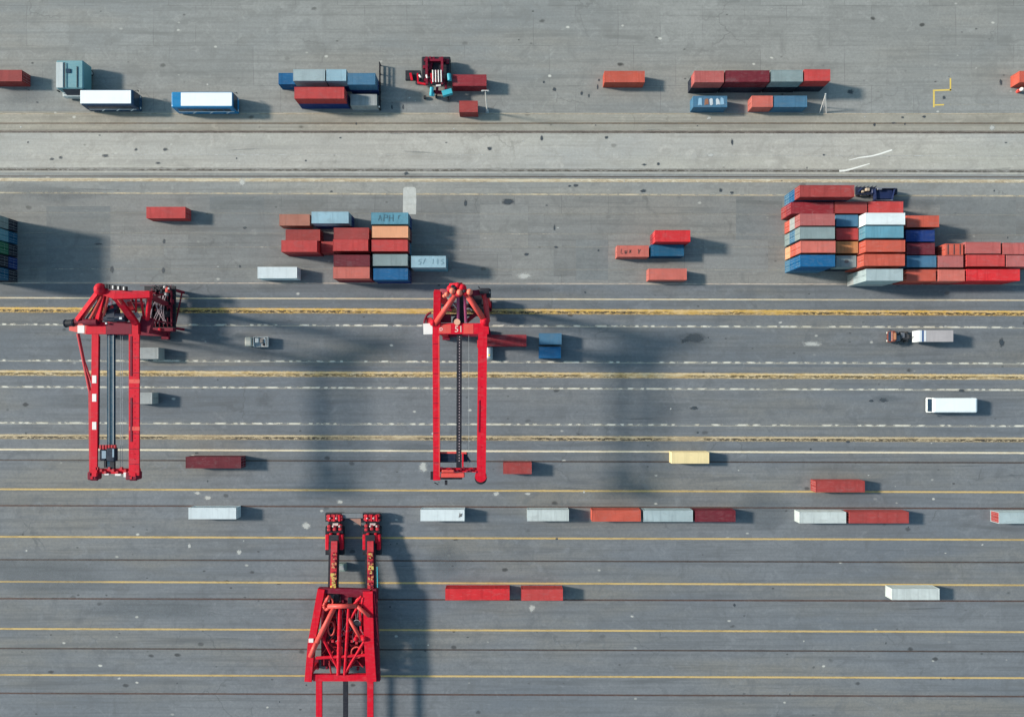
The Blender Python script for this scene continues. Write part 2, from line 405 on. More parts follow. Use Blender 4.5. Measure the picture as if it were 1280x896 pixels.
stripe('lane_marking', 241.0, 245.0, 2.8, lm('cream_mid', *cream, 1.05 * px, 0.6, dash=(9.0, 0.78, 0.25)))
for yl, yr in ((266, 269), (291, 294), (309, 309), (336, 338)):
    stripe('lane_marking', yl, yr, 1.6, lm('faint_bay', (0.46, 0.40, 0.28), (0.38, 0.35, 0.30), 0.55 * px, 0.95))
stripe('lane_marking', 353.5, 355.5, 1.8, lm('pink_thin', (0.52, 0.45, 0.38), (0.42, 0.34, 0.28), 0.65 * px, 0.6))
stripe('lane_marking', 372.3, 375.3, 2.9, lm('cream_line', *cream, 1.1 * px, 0.4))
stripe('lane_marking', 387.2, 391.6, 9.5, lm('yellow_stained', (0.62, 0.38, 0.09), (0.54, 0.38, 0.19), 3.6 * px, 0.3, stain=1.0))
stripe('lane_marking', 405.3, 409.2, 4.0, lm('white_dash', *white, 1.35 * px, 0.25, dash=(4.6, 0.50, 0.12)))
stripe('lane_marking', 450.3, 454.3, 4.0, lm('white_dash', *white, 1.35 * px, 0.25, dash=(4.6, 0.50, 0.12)))
stripe('lane_marking', 466.0, 471.2, 10, lm('tan_stained', (0.56, 0.39, 0.17), (0.52, 0.42, 0.27), 3.8 * px, 0.35, stain=0.95, staincol=(0.085, 0.065, 0.035)))
stripe('lane_marking', 483.3, 487.3, 4.0, lm('white_dash_fine', *white, 1.25 * px, 0.25, dash=(3.6, 0.55, 0.2)))
stripe('lane_marking', 528.3, 532.3, 4.0, lm('white_dash', *white, 1.35 * px, 0.25, dash=(4.6, 0.50, 0.12)))
stripe('lane_marking', 545.5, 549.6, 9, lm('brown_stained', (0.50, 0.38, 0.22), (0.44, 0.36, 0.24), 3.4 * px, 0.45, stain=1.0))
stripe('lane_marking', 561.6, 566.0, 3.4, lm('cream_solid', (0.62, 0.55, 0.42), (0.52, 0.44, 0.31), 1.3 * px, 0.15))
stripe('rail', 574.8, 578.2, 1.9, lm('rail_thin', (0.045, 0.040, 0.04), (0.085, 0.07, 0.06), 1.0 * px, 0.4))
stripe('lane_marking', 611.2, 615.0, 4.0, lm('yellow_line', *yellow, 1.35 * px, 0.4))
stripe('rail', 631.6, 635.4, 2.2, lm('rail_red', (0.08, 0.045, 0.04), (0.12, 0.07, 0.055), 1.05 * px, 0.3))
stripe('lane_marking', 670.6, 674.4, 3.3, lm('yellow_line', *yellow, 1.35 * px, 0.4))
stripe('rail', 699.2, 702.6, 1.9, lm('rail_thin', (0.045, 0.040, 0.04), (0.085, 0.07, 0.06), 1.0 * px, 0.4))
stripe('lane_marking', 726.6, 731.0, 3.2, lm('yellow_line', *yellow, 1.35 * px, 0.4))
stripe('rail', 747.8, 751.0, 2.2, lm('rail_red', (0.08, 0.045, 0.04), (0.12, 0.07, 0.055), 1.05 * px, 0.3))
stripe('lane_marking', 785.5, 789.5, 3.3, lm('yellow_line', *yellow, 1.35 * px, 0.4))
stripe('rail', 810, 814, 1.9, lm('rail_thin', (0.045, 0.040, 0.04), (0.085, 0.07, 0.06), 1.0 * px, 0.4))
stripe('lane_marking', 843, 847, 3.3, lm('yellow_line', *yellow, 1.35 * px, 0.4))
stripe('rail', 866, 870, 2.2, lm('rail_red', (0.08, 0.045, 0.04), (0.12, 0.07, 0.055), 1.05 * px, 0.3))

# painted figures on the apron
ypaint = paint('yellow_road_paint', (0.66, 0.47, 0.10), 0.8, 0.4, rust=0.1)
wpaint = paint('white_road_paint', (0.74, 0.73, 0.68), 0.8, 0.3, rust=0.0)
mb = MB()
def ground_bar(mb, a, b, w, z=0.016):
    a, b = P(*a), P(*b); d = (b - a).normalized(); n = Vector((-d.y, d.x, 0)) * (w * S / 2)
    mb.poly([(v.x, v.y, z) for v in (a - n, b - n, b + n, a + n)])
ground_bar(mb, (1188, 98), (1188, 114), 1.8); ground_bar(mb, (1189, 112.6), (1166, 113.4), 1.8); ground_bar(mb, (1167.3, 114.5), (1167.3, 134.5), 2.0)
ground_bar(mb, (1168.5, 131.6), (1180, 131.2), 1.6)
mb.build('bay_marking', ypaint)['kind'] = 'structure'
mb = MB(); ground_bar(mb, (1180.3, 131.2), (1330, 130), 1.1); ground_bar(mb, (1160, 142), (1320, 142), 1.0, 0.02)
mb.build('bay_marking', lm('pale_bay', (0.60, 0.54, 0.40), (0.50, 0.44, 0.33), 60, 0.5)
         )['kind'] = 'structure'
def curve_band(mb, pts, z=0.016):
    for (a, wa), (b, wb) in zip(pts[:-1], pts[1:]):
        a3, b3 = P(*a), P(*b); d = (b3 - a3).normalized(); n = Vector((-d.y, d.x, 0)) * S / 2
        mb.poly([(v.x, v.y, z) for v in (a3 - n * wa, b3 - n * wb, b3 + n * wb, a3 + n * wa)])
mb = MB()
curve_band(mb, [((1061, 200.5), .6), ((1074, 197.3), 1.2), ((1090, 195.2), 1.7), ((1100, 192.6), 1.8), ((1110, 189.2), 2.0), ((1115, 187.6), 1.6)])
curve_band(mb, [((1049, 213.8), 2.4), ((1056, 213.4), 2.4), ((1064, 211.5), 1.9), ((1074, 208.6), 1.6), ((1087, 204.8), 1.0)])
mb.build('painted_curve', wpaint)['kind'] = 'structure'

# stains, oil and pale repairs
def stain(pxx, pyy, wx, wy, mat, name='oil_stain', rz=0.0):
    n = 14; me = bpy.data.meshes.new(name)
    me.from_pydata([(math.cos(2 * math.pi * i / n), math.sin(2 * math.pi * i / n), 0) for i in range(n)], [], [tuple(range(n))])
    me.materials.append(mat); o = bpy.data.objects.new(name, me); p = P(pxx, pyy)
    stain.k = (getattr(stain, 'k', 0) + 1) % 40
    o.location = (p.x, p.y, 0.020 + 0.0005 * stain.k); o.scale = (wx * S / 2 * 1.25, wy * S / 2 * 1.25, 1); o.rotation_euler.z = rz
    C.objects.link(o); o['kind'] = 'structure'; return o
oil = stain_mat('oil_dark', (0.035, 0.045, 0.055), 0.92, 1.0)
damp = stain_mat('damp_patch', (0.105, 0.12, 0.132), 0.26, 0.5)
chalk = stain_mat('chalk_patch', (0.50, 0.50, 0.47), 0.7, 1.2)
for a in ((635, 252, 20, 9), (868, 422, 30, 15), (856, 426, 12, 6), (1104, 500, 12, 7), (1089, 501, 7, 4), (1252, 428, 8, 13), (693, 112, 6, 6), (727, 117, 4, 7),
          (680, 103, 4, 4), (747, 109, 3, 8), (1063, 115, 10, 7), (582, 254, 5, 9), (804, 239, 9, 5), (901, 238, 6, 6), (915, 241, 6, 4), (758, 172, 6, 5), (677, 173, 5, 8),
          (1093, 156, 4, 6), (1117, 154, 7, 3), (1131, 155, 3, 4), (1155, 146, 6, 4), (823, 205, 5, 5), (805, 206, 8, 3), (693, 285, 3, 10), (695, 309, 6, 3), (658, 318, 8, 5),
          (1201, 320, 6, 6), (205, 302, 5, 8), (204, 338, 5, 10), (140, 337, 6, 10), (123, 305, 12, 3), (1251, 103, 5, 9), (736, 120, 3, 6), (300, 333, 4, 4), (306, 285, 6, 4),
          (915, 178, 4, 10), (612, 186, 8, 6), (508, 217, 8, 5), (76, 197, 6, 5), (65, 199, 8, 4), (132, 195, 10, 5), (170, 187, 5, 5), (207, 187, 8, 5), (198, 204, 8, 4),
          (720, 232, 9, 4), (1157, 420, 8, 4), (1202, 488, 10, 4), (246, 566, 6, 3), (696, 673, 5, 3), (918, 756, 4, 5), (868, 510, 14, 5), (1060, 552, 6, 4), (490, 134, 3, 7),
          (504, 134, 3, 8), (1180, 122, 5, 6)):
    stain(*a, oil)
for a in ((1108, 498, 46, 15), (868, 424, 50, 24), (840, 510, 60, 20), (330, 500, 26, 30), (60, 240, 150, 26), (30, 120, 60, 40), (1120, 430, 60, 12), (560, 700, 60, 60), (60, 720, 190, 60),
          (1130, 255, 160, 16), (520, 560, 70, 16), (640, 362, 130, 12), (120, 500, 200, 22), (950, 640, 100, 60), (190, 760, 220, 40)):
    stain(*a, damp)
for a in ((303, 228, 11, 11), (247, 616, 10, 5), (260, 622, 12, 7), (383, 657, 14, 10), (425, 627, 10, 6), (529, 584, 14, 16), (237, 682, 5, 8), (886, 148, 8, 5), (299, 690, 8, 8), (1015, 430, 30, 8), (730, 615, 4, 4),
          (620, 617, 10, 7), (888, 194, 12, 6), (1240, 160, 9, 8), (660, 617, 12, 4), (655, 345, 22, 10), (790, 770, 6, 4), (665, 760, 10, 12), (1000, 300, 8, 8)):
    stain(*a, chalk, 'pale_stain')
rs = random.Random(99)
for k in range(70):
    stain(rs.uniform(10, 1270), rs.choice((rs.uniform(98, 240), rs.uniform(245, 560), rs.uniform(560, 880))), rs.uniform(1.6, 5), rs.uniform(1.6, 4), oil if k % 3 else chalk, 'oil_stain' if k % 3 else 'pale_stain')
for k in range(26):
    stain(rs.uniform(10, 1270), rs.uniform(100, 800), rs.uniform(20, 70), rs.uniform(1.2, 2.6), damp, 'tyre_mark', rs.uniform(-.06, .06))
# pale concrete repair strip
mb = MB(); q = [P(x, y) for x, y in ((503.5, 268), (520, 268), (520.5, 250), (520, 236), (518, 234), (506, 234), (504, 236))]
mb.poly([(v.x, v.y, 0.018) for v in q]); mb.build('pavement_patch', paving('pale_concrete', (0.50, 0.49, 0.45), (60, 60), 0, 0.1, 0.3, (0.5, 0.47, 0.4), 0.1, 9))['kind'] = 'structure'
patch_dark = paving('patch_dark', (0.178, 0.184, 0.182), (90, 90), 0, 0.1, 0.4, (0.17, 0.165, 0.15), 0.1, 11)
patch_light = paving('patch_light', (0.212, 0.212, 0.203), (90, 90), 0, 0.1, 0.4, (0.25, 0.23, 0.2), 0.1, 12)
for i, (a, b, c, d, mt) in enumerate(((58, 138, 258, 352, patch_dark), (600, 660, 256, 310, patch_light), (640, 692, 312, 352, patch_light), (138, 205, 306, 352, patch_light), (262, 330, 246, 262, patch_dark),
                     (880, 960, 300, 340, patch_light), (920, 978, 246, 300, patch_dark), (1175, 1270, 250, 298, patch_dark), (720, 760, 300, 350, patch_dark))):
    p0, p1 = P(a, d), P(b, c); sheet('pavement_patch', p0.x, p1.x, p0.y, p1.y, 0.007, mt)

# ------------------------------------------------------------------ shipping containers
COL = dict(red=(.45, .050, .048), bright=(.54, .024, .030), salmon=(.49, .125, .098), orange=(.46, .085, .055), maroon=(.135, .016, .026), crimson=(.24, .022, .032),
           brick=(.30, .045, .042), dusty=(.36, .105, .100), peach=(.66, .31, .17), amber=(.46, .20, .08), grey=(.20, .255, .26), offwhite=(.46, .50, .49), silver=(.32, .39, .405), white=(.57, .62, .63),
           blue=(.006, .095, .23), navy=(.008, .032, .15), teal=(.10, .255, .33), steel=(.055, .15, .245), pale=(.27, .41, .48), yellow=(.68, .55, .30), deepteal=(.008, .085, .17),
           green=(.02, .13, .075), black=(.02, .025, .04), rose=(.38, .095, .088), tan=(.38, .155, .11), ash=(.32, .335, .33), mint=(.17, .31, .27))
def cpaint(k):
    return paint('container_paint_' + k, COL[k], 0.62, 0.35 if k in ('white', 'yellow', 'peach') else 0.72, rust=0.0 if k in ('white', 'yellow', 'peach') else 0.4, spec=0.15)
steel_dark = paint('dark_steel', (0.05, 0.05, 0.055), 0.5, 0.3)
rod_mat = paint('galvanised_rod', (0.42, 0.43, 0.44), 0.4, 0.3, metallic=0.6)
W, CH = 2.5, 2.6
CM = {}
def corrugated(mb, p, u, n, up, length, height, pitch=0.28, depth=0.036):
    """strip running along u from p, ribbed along its length, facing n"""
    k = max(2, int(length / pitch)); st = length / k; prof = []
    for i in range(k):
        for a, d in ((0.0, 0), (0.25, 0), (0.42, depth), (0.83, depth)): prof.append(((i + a) * st, d))
    prof.append((length, 0)); o = len(mb.v)
    for t, d in prof:
        for h in (0, height): mb.v.append(p + u * t - n * d + up * h)
    for i in range(len(prof) - 1):
        a = o + 2 * i; mb.f.append((a, a + 2, a + 3, a + 1))
def container_meshes(L):
    L = round(L, 1)
    if L in CM: return CM[L]
    x, y, z = L / 2, W / 2, CH; X, Y, Z = Vector((1, 0, 0)), Vector((0, 1, 0)), Vector((0, 0, 1)); e = 0.10
    wall = MB()
    corrugated(wall, Vector((-x + e, -y + .03, .12)), X, -Y, Z, L - 2 * e, z - .22)
    corrugated(wall, Vector((x - e, y - .03, .12)), -X, Y, Z, L - 2 * e, z - .22)
    corrugated(wall, Vector((-x + .04, y - e, .12)), -Y, -X, Z, W - 2 * e, z - .22)
    roof = MB(); corrugated(roof, Vector((-x + e, -y + .09, z - .015)), X, Z, Y, L - 2 * e, W - .18, 0.21, 0.022)
    fr = MB()
    for sx in (-1, 1):
        for sy in (-1, 1):
            fr.box((sx * (x - .06), sy * (y - .06), z / 2), (.12, .12, z - .24))
            for zz in (.06, z - .06): fr.box((sx * (x - .085), sy * (y - .075), zz), (.18, .16, .12))
        fr.box((sx * (x - .05), 0, .07), (.10, W - .3, .13)); fr.box((sx * (x - .05), 0, z - .07), (.10, W - .3, .12))
    for sy in (-1, 1):
        fr.box((0, sy * (y - .05), .07), (L - .34, .10, .13)); fr.box((0, sy * (y - .05), z - .055), (L - .34, .10, .10))
    fr.box((0, 0, .10), (L - .24, W - .24, .05))
    doors, rods = [], []
    for s_ in (-1, 1):
        d = MB(); d.box((x - .05, s_ * (W / 4 - .03), z / 2), (.05, W / 2 - .14, z - .30))
        for zz in (.55, 1.05, 1.55, 2.05): d.box((x - .018, s_ * (W / 4 - .03), zz), (.015, W / 2 - .26, .25))
        doors.append(d.mesh('door'))
        r_ = MB()
        for k in (.32, .78):
            r_.tube((x + .015, s_ * k * 1.15, .16), (x + .015, s_ * k * 1.15, z - .16), .022, 6)
            r_.box((x + .01, s_ * (k * 1.15 - .12), 1.1), (.03, .26, .04))
        rods.append(r_.mesh('lock_rod'))
    CM[L] = (wall.mesh('wall'), roof.mesh('roof'), fr.mesh('frame'), doors, rods)
    return CM[L]
PM = {}
def coloured(me, mat, key):
    k = (me.name, mat.name)
    if k not in PM:
        m2 = me.copy(); m2.materials.clear(); m2.materials.append(mat); PM[k] = m2
    return PM[k]
FOOT = []
def put_container(x, y, z, L, colour, label, group=None, rz=0.0, flip=False, door_colour=None, check=True):
    L = round(L, 1)
    wall, roof, fr, doors, rods = container_meshes(L); mat = cpaint(colour)
    t = thing('shipping_container', (x, y, z), label, 'shipping container', group, rz + (math.pi if flip else 0))
    for nm, me, mm in (('wall', wall, mat), ('roof', roof, mat), ('frame', fr, mat)):
        o = bpy.data.objects.new(nm, coloured(me, mm, nm)); C.objects.link(o); o.parent = t
    for d, r_ in zip(doors, rods):
        o = bpy.data.objects.new('door', coloured(d, cpaint(door_colour) if door_colour else mat, 'd')); C.objects.link(o); o.parent = t
        q = bpy.data.objects.new('lock_rod', coloured(r_, rod_mat, 'r')); C.objects.link(q); q.parent = o
    FOOT.append((x, y, z, L, label)); return t
TIERWORD = {0: 'bottom', 1: 'second', 2: 'third'}
COLWORD = dict(red='red', bright='bright red', salmon='salmon', orange='orange-red', maroon='maroon', crimson='crimson', brick='brick-red', dusty='dusty red', peach='peach', amber='amber',
               grey='grey', silver='silver', offwhite='off-white', white='white', blue='blue', navy='navy', teal='teal', steel='steel blue', pale='pale blue', yellow='yellow', deepteal='dark teal', green='green',
               black='black', rose='rose', tan='tan', ash='ash grey', mint='mint green')
def stack(x0, x1, y0, y1, tiers, colour, label, short, group=None, below=(), flip=False, rz=0.0):
    """x0..y1 frame the roof of the topmost container; below lists the colours under it from the top down"""
    h = tiers * CH + .03; k = S * (H - h) / H
    cx, cy, L = ((x0 + x1) / 2 - NX) * k, (NY - (y0 + y1) / 2) * k, (x1 - x0) * k
    top = put_container(cx, cy, (tiers - 1) * CH + .03, L, colour, label, group, rz, flip)
    for i in range(tiers - 1):
        c = below[i] if i < len(below) else colour; t = tiers - 2 - i
        put_container(cx, cy, t * CH + .03, L, c, f"{COLWORD[c]} container in the {TIERWORD[t]} tier under the {short}", group, rz, flip)
    return top

G_SINGLE = 'single containers standing along the yard lanes'
def single(x0, x1, y0, y1, colour, label, rz=0.0, flip=False):
    return stack(x0, x1, y0, y1, 1, colour, label, '', G_SINGLE, (), flip, R(rz))

# loose ones
single(-22, 27, 87, 102.5, 'brick', 'brick-red container at the upper left edge of the yard, cut by the frame')
single(183, 231.5, 258.3, 273.3, 'red', 'lone red container between the two coaches and the red crane with machinery')
single(322, 371, 334, 347.5, 'white', 'white container standing just left of the salmon container block')
single(161, 198, 434, 449, 'ash', 'grey-white container half hidden under the right boom of the left crane', flip=True)
single(164, 190, 490.5, 505, 'ash', 'short pale grey container poking out beside the left crane boom')
single(598, 658, 418.5, 432.5, 'crimson', 'long dark red container reaching out from under the centre crane')
single(674, 702, 416.5, 430.5, 'steel', 'small steel blue container, the upper of a pair right of the centre crane')
single(674, 701, 433.5, 447.5, 'blue', 'small deep blue container, the lower of a pair right of the centre crane')
single(840, 886.5, 563.3, 581, 'yellow', 'lone pale yellow container on the cream line')
single(232, 301, 570.5, 585.5, 'maroon', 'long maroon container right of the left crane boom tip')
single(629, 664.5, 577.5, 592.8, 'brick', 'short brick-red container right of the centre crane boom tip')
single(1020, 1081, 600, 616, 'brick', 'brick-red container with a mid seam on the yellow line near the right side', flip=True)
single(235.5, 295, 634, 649, 'white', 'white container left of the bottom crane')
single(525.5, 580.5, 637, 650.8, 'white', 'bright white container first right of the bottom crane, soot at its right end')
single(659, 711, 637, 651, 'offwhite', 'off-white container standing alone between white and orange-red containers')
single(740, 801, 637, 652, 'orange', 'orange-red container at the left of a row of three')
single(804.5, 866, 637.5, 652, 'silver', 'silver container in the middle of a row of three')
single(869, 919.5, 638, 652, 'maroon', 'maroon container at the right of a row of three')
single(999.5, 1057.5, 640, 653.5, 'offwhite', 'off-white container joined end to end with a brick-red one')
single(1062, 1136, 639.5, 654, 'brick', 'brick-red container joined end to end with an off-white one', flip=True)
p = P(1272, 647.2, CH); put_container(p.x, p.y, .03, 8.2, 'silver', 'silver container with rusty red end at the right edge', G_SINGLE, 0, True, 'brick')
single(556.5, 637, 734.5, 751, 'bright', 'long bright red container near the bottom crane')
single(651.5, 703.5, 735.5, 751, 'red', 'shorter red container right of the long bright red one')
single(1115, 1174.5, 735, 750, 'offwhite', 'grubby white container alone at the lower right')
single(755.5, 806, 87, 105, 'orange', 'orange-red container alone at the top of the apron')
single(565.5, 608, 88, 113, 'crimson', 'dark red container beside the red reach stacker')

# block left of the centre crane
G1 = 'containers in the block left of the centre crane'
stack(349, 387, 268, 282, 1, 'tan', 'tan container with a grey end at the top left of the block', 'tan container', G1)
stack(389.5, 435.5, 265, 279, 2, 'pale', 'pale grey-blue container with roof ribs at the top of the block', 'pale grey-blue ribbed container', G1, ('navy',))
stack(357, 400, 287.5, 300.5, 1, 'brick', 'low brick-red container in shade between tan and red ones', '', G1)
stack(351.5, 396, 300.8, 314.5, 2, 'red', 'red container jutting out at the left end of the block', 'jutting red container', G1, ('crimson',), flip=True)
stack(401.5, 417.5, 301.5, 316.5, 1, 'brick', 'very short brick container behind the jutting red one', '', G1)
for a in ((417.2, 461, 285.4, 298.4, 2, 'brick', 'dusty brick container in the second column, topmost of its column', 'dusty brick second-column container', ('maroon',)),
          (416.2, 460, 299.4, 313.6, 2, 'red', 'clean red container in the second column below the dusty brick one', 'clean red second-column container', ('maroon',)),
          (417, 462, 318.6, 333, 2, 'maroon', 'maroon container in the second column above the salmon one', 'maroon second-column container', ('navy',)),
          (416.2, 462, 333.8, 348, 2, 'salmon', 'salmon container at the foot of the second column', 'salmon second-column container', ('crimson',)),
          (464, 510, 266, 280, 2, 'teal', 'teal-blue container with dark lettering on its roof', 'lettered teal container', ('navy',)),
          (465, 510, 282.6, 297.4, 2, 'peach', 'peach coloured container under the lettered teal one', 'peach container', ('maroon',)),
          (464.5, 509.5, 299.6, 314.2, 2, 'red', 'rosy red container between peach and grey ones', 'rosy red container', ('steel',)),
          (466, 509.5, 317.8, 332.4, 2, 'grey', 'grey container between rosy red and blue ones', 'grey container of the right column', ('black',)),
          (466.5, 510, 335.2, 350, 2, 'blue', 'vivid blue container at the foot of the right column', 'vivid blue container', ('navy',))):
    t = stack(*a[:8], G1, a[8])
    if a[5] == 'teal': TEAL = t
GREYBLUE = stack(514, 557, 320.3, 334, 2, 'pale', 'dirty pale blue container with scratches, right of the grey one', 'dirty pale blue container', G1, ('teal',))

# small block in the middle
G2 = 'four containers standing loosely together in mid yard'
GRAF = stack(771.5, 811, 306, 322, 1, 'salmon', 'salmon container with black scribbled writing on its roof', '', G2, flip=True)
stack(819, 863, 287.3, 302.8, 2, 'bright', 'bright red container on top of a blue one', 'bright red container in mid yard', G2, ('crimson',), flip=True)
stack(813.5, 855, 306, 320, 1, 'deepteal', 'low dark teal container in the shadow of the bright red one', '', G2)
stack(811, 858.5, 335.3, 350.3, 1, 'salmon', 'salmon-red container below the scribbled one', '', G2, flip=True)

# big block at the right
G3 = 'containers in the big block at the right'
def col(rows, x0, x1, tiers):
    for r_ in rows:
        stack(r_[0] + x0, r_[1] + x1, r_[2], r_[3], tiers, r_[4], r_[5], r_[6], G3, r_[7], flip=True)
col([(0, 24, 231.3, 246.5, 'brick', 'long brick-red container, topmost and northernmost of the right block', 'long brick-red northern container', ('blue', 'steel')),
     (0, -.4, 267.2, 282, 'dusty', 'dusty pink container with white graffiti on its end', 'dusty pink graffiti container', ('ash', 'orange')),
     (0, -.4, 283.6, 298.8, 'grey', 'blue-grey container with scratched roof in the left column', 'blue-grey left-column container', ('steel', 'grey')),
     (1, 0.4, 301.2, 316, 'salmon', 'salmon-orange container in the left column above the blue one', 'salmon-orange left-column container', ('orange', 'peach')),
     (0.4, 0, 318.6, 333.4, 'blue', 'bright blue container at the foot of the left column', 'bright blue left-column container', ('blue', 'steel'))], 1000, 1044, 3)
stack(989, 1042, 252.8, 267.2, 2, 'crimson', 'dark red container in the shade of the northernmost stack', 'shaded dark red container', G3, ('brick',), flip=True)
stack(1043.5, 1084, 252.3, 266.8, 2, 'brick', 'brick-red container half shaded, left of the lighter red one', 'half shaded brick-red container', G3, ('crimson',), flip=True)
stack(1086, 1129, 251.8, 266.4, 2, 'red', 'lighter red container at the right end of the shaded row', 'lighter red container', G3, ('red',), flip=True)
col([(0, 0, 269.3, 282.6, 'steel', 'blue container with pale right end in the second column', 'blue second-column container of the right block', ('navy',)),
     (0, 0, 285.3, 299.8, 'red', 'weathered red container in the second column of the right block', 'weathered red second-column container', ('maroon',)),
     (0, 0, 302.3, 316, 'amber', 'amber orange container in the second column', 'amber container', ('brick',)),
     (0, -2, 320, 333.5, 'grey', 'short grey container with a dark spot in the second column', 'short grey spotted container', ('black',))], 1045.5, 1072.5, 2)
col([(0, .6, 266.2, 280.8, 'white', 'white container with pale blue end in the third column', 'white third-column container', ('pale', 'teal')),
     (0, -1.6, 282.4, 297.6, 'teal', 'grey-teal container under the white one', 'grey-teal third-column container', ('tan', 'teal')),
     (0, .6, 300.4, 314.6, 'orange', 'clean orange-red container in the third column', 'clean orange-red third-column container', ('orange', 'red')),
     (-2, 0, 317.8, 332.2, 'orange', 'orange container with worn left end above the light grey one', 'worn orange third-column container', ('salmon', 'orange')),
     (1, -2.4, 336.2, 351, 'silver', 'light grey container with dirty roof at the foot of the third column', 'light grey foot container', ('silver', 'ash'))], 1082, 1131, 3)
col([(0, 3, 269.3, 284, 'orange', 'orange-red container jutting out top of the fourth column', 'jutting orange-red fourth-column container', ('brick',)),
     (-1, -2.5, 287.6, 302, 'navy', 'navy container with grey smear in the fourth column', 'navy smeared container', ('navy',)),
     (0, -2.5, 304.3, 317.8, 'maroon', 'dull maroon container in the fourth column', 'dull maroon fourth-column container', ('maroon',)),
     (0, -.5, 320.2, 333.4, 'steel', 'streaky light blue container in the fourth column', 'streaky light blue container', ('navy',)),
     (0, -1.3, 337, 351.2, 'orange', 'orange-red container at the foot of the fourth column', 'orange-red foot container', ('brick',))], 1133.5, 1171, 2)
col([(9, 0, 305.5, 318.2, 'orange', 'short orange container with black bars on its roof', 'barred orange container', ('brick',)),
     (0, 0, 320.2, 333.4, 'dusty', 'dusty pink-brown container under the barred orange one', 'dusty pink-brown container', ('tan',)),
     (0, 2, 337, 351.2, 'salmon', 'salmon-red container on the bottom row right of the orange-red one', 'salmon-red bottom-row container', ('brick',))], 1173, 1204, 2)
col([(0, 0, 303, 316.6, 'rose', 'rose container with white streak at its left end', 'rose container', ('rose',)),
     (1.5, 5, 318.6, 333, 'red', 'glossy red container under the rose one', 'glossy red container', ('red',)),
     (1.5, 24, 336.2, 351.2, 'bright', 'long bright red container on the bottom row at the right edge', 'long bright red edge container', ('bright',))], 1207, 1251, 2)
stack(1254, 1290, 304, 317.4, 2, 'rose', 'rose-red container in the top row at the right edge', 'rose-red edge container', G3, ('brick',))
stack(1258.5, 1294, 319.4, 333, 2, 'dusty', 'dusty mauve container in the middle row at the right edge', 'dusty mauve edge container', G3, ('maroon',))

# tall stack at the left edge: its door ends face the yard
G4 = 'containers in the tall stack at the left edge'
WORDS = ['bottom', 'second', 'third', 'top']; ROWN = ['northernmost', 'second', 'middle', 'fourth', 'southernmost']
LC = [['black', 'grey', 'black', 'ash'], ['deepteal', 'teal', 'black', 'mint'], ['black', 'green', 'mint', 'grey'], ['navy', 'black', 'red', 'black'], ['black', 'deepteal', 'grey', 'mint']]
for r_ in range(5):
    for t in range(4):
        c = LC[r_][t]; p = P(22, 283.5 + 15.6 * r_)
        put_container(p.x - 3.05, p.y, t * CH + .03, 6.1, c, f"{COLWORD[c]} container, {WORDS[t]} tier, {ROWN[r_]} row of the tall left-edge stack", G4)

# stack group at the top, left of the reach stacker
G5 = 'containers in the blue and red stack at the top of the apron'
stack(368, 430, 108.3, 124.2, 2, 'red', 'clean red container on a navy one, nearest the rail', 'clean red container near the rail', G5, ('navy',))
stack(366.5, 406, 85, 103, 2, 'silver', 'silver-grey container behind the clean red one', 'silver-grey apron container', G5, ('navy',))
stack(408, 432.5, 85.5, 102.6, 2, 'pale', 'short pale icy container between silver and dark blue ones', 'short icy container', G5, ('navy',))
stack(434.5, 469, 90, 107.6, 2, 'steel', 'dark blue-teal container with dents at the right of the stack', 'dented blue-teal container', G5, ('navy',))
stack(438, 471, 119, 131, 1, 'ash', 'low grey container with green and pink bands', '', G5)
stack(348, 369, 90, 107, 1, 'blue', 'low blue container sticking out left of the red one', '', G5)

G6 = 'containers in the dark stack at the top right of the apron'  # black lower tiers and darker tops put the stack's shade into the colours
stack(868, 905, 88, 103.8, 2, 'rose', 'rose-crimson container at the left of the dark stack', 'rose-crimson container', G6, ('black',))
stack(907, 962, 87.5, 103.4, 2, 'maroon', 'long dull maroon container in the dark stack', 'long dull maroon container', G6, ('black',))
stack(964, 1003.5, 87, 103, 2, 'grey', 'grey container with rusty patches in the dark stack', 'rusty grey container', G6, ('black',))
stack(1005.5, 1038, 86, 102.3, 2, 'red', 'red container at the right end of the dark stack', 'red end container', G6, ('black',))
BLUEPATCH = stack(866.5, 909, 121, 133.2, 1, 'steel', 'low blue container with white and rust patches before the dark stack', '', G6)
stack(940, 966, 120.8, 133, 1, 'salmon', 'short salmon container with a white-edged left end', '', G6, flip=True)
stack(967.5, 1009, 120.8, 133, 1, 'steel', 'low streaky blue container next to the short salmon one', '', G6)
stack(1274.5, 1310, 86, 106, 1, 'orange', 'orange container at the far upper right edge', '', None)
stack(574, 597, 127, 139.5, 1, 'brick', 'small dull brick open-top skip with white bracket', '', None)

for i in range(len(FOOT)):
    for j in range(i):
        a, b = FOOT[i], FOOT[j]
        if abs(a[2] - b[2]) < CH - .01 and abs(a[0] - b[0]) < (a[3] + b[3]) / 2 - .01 and abs(a[1] - b[1]) < W - .01:
            print('OVERLAP', a[4], '|', b[4], round((a[3] + b[3]) / 2 - abs(a[0] - b[0]), 2), round(W - abs(a[1] - b[1]), 2))

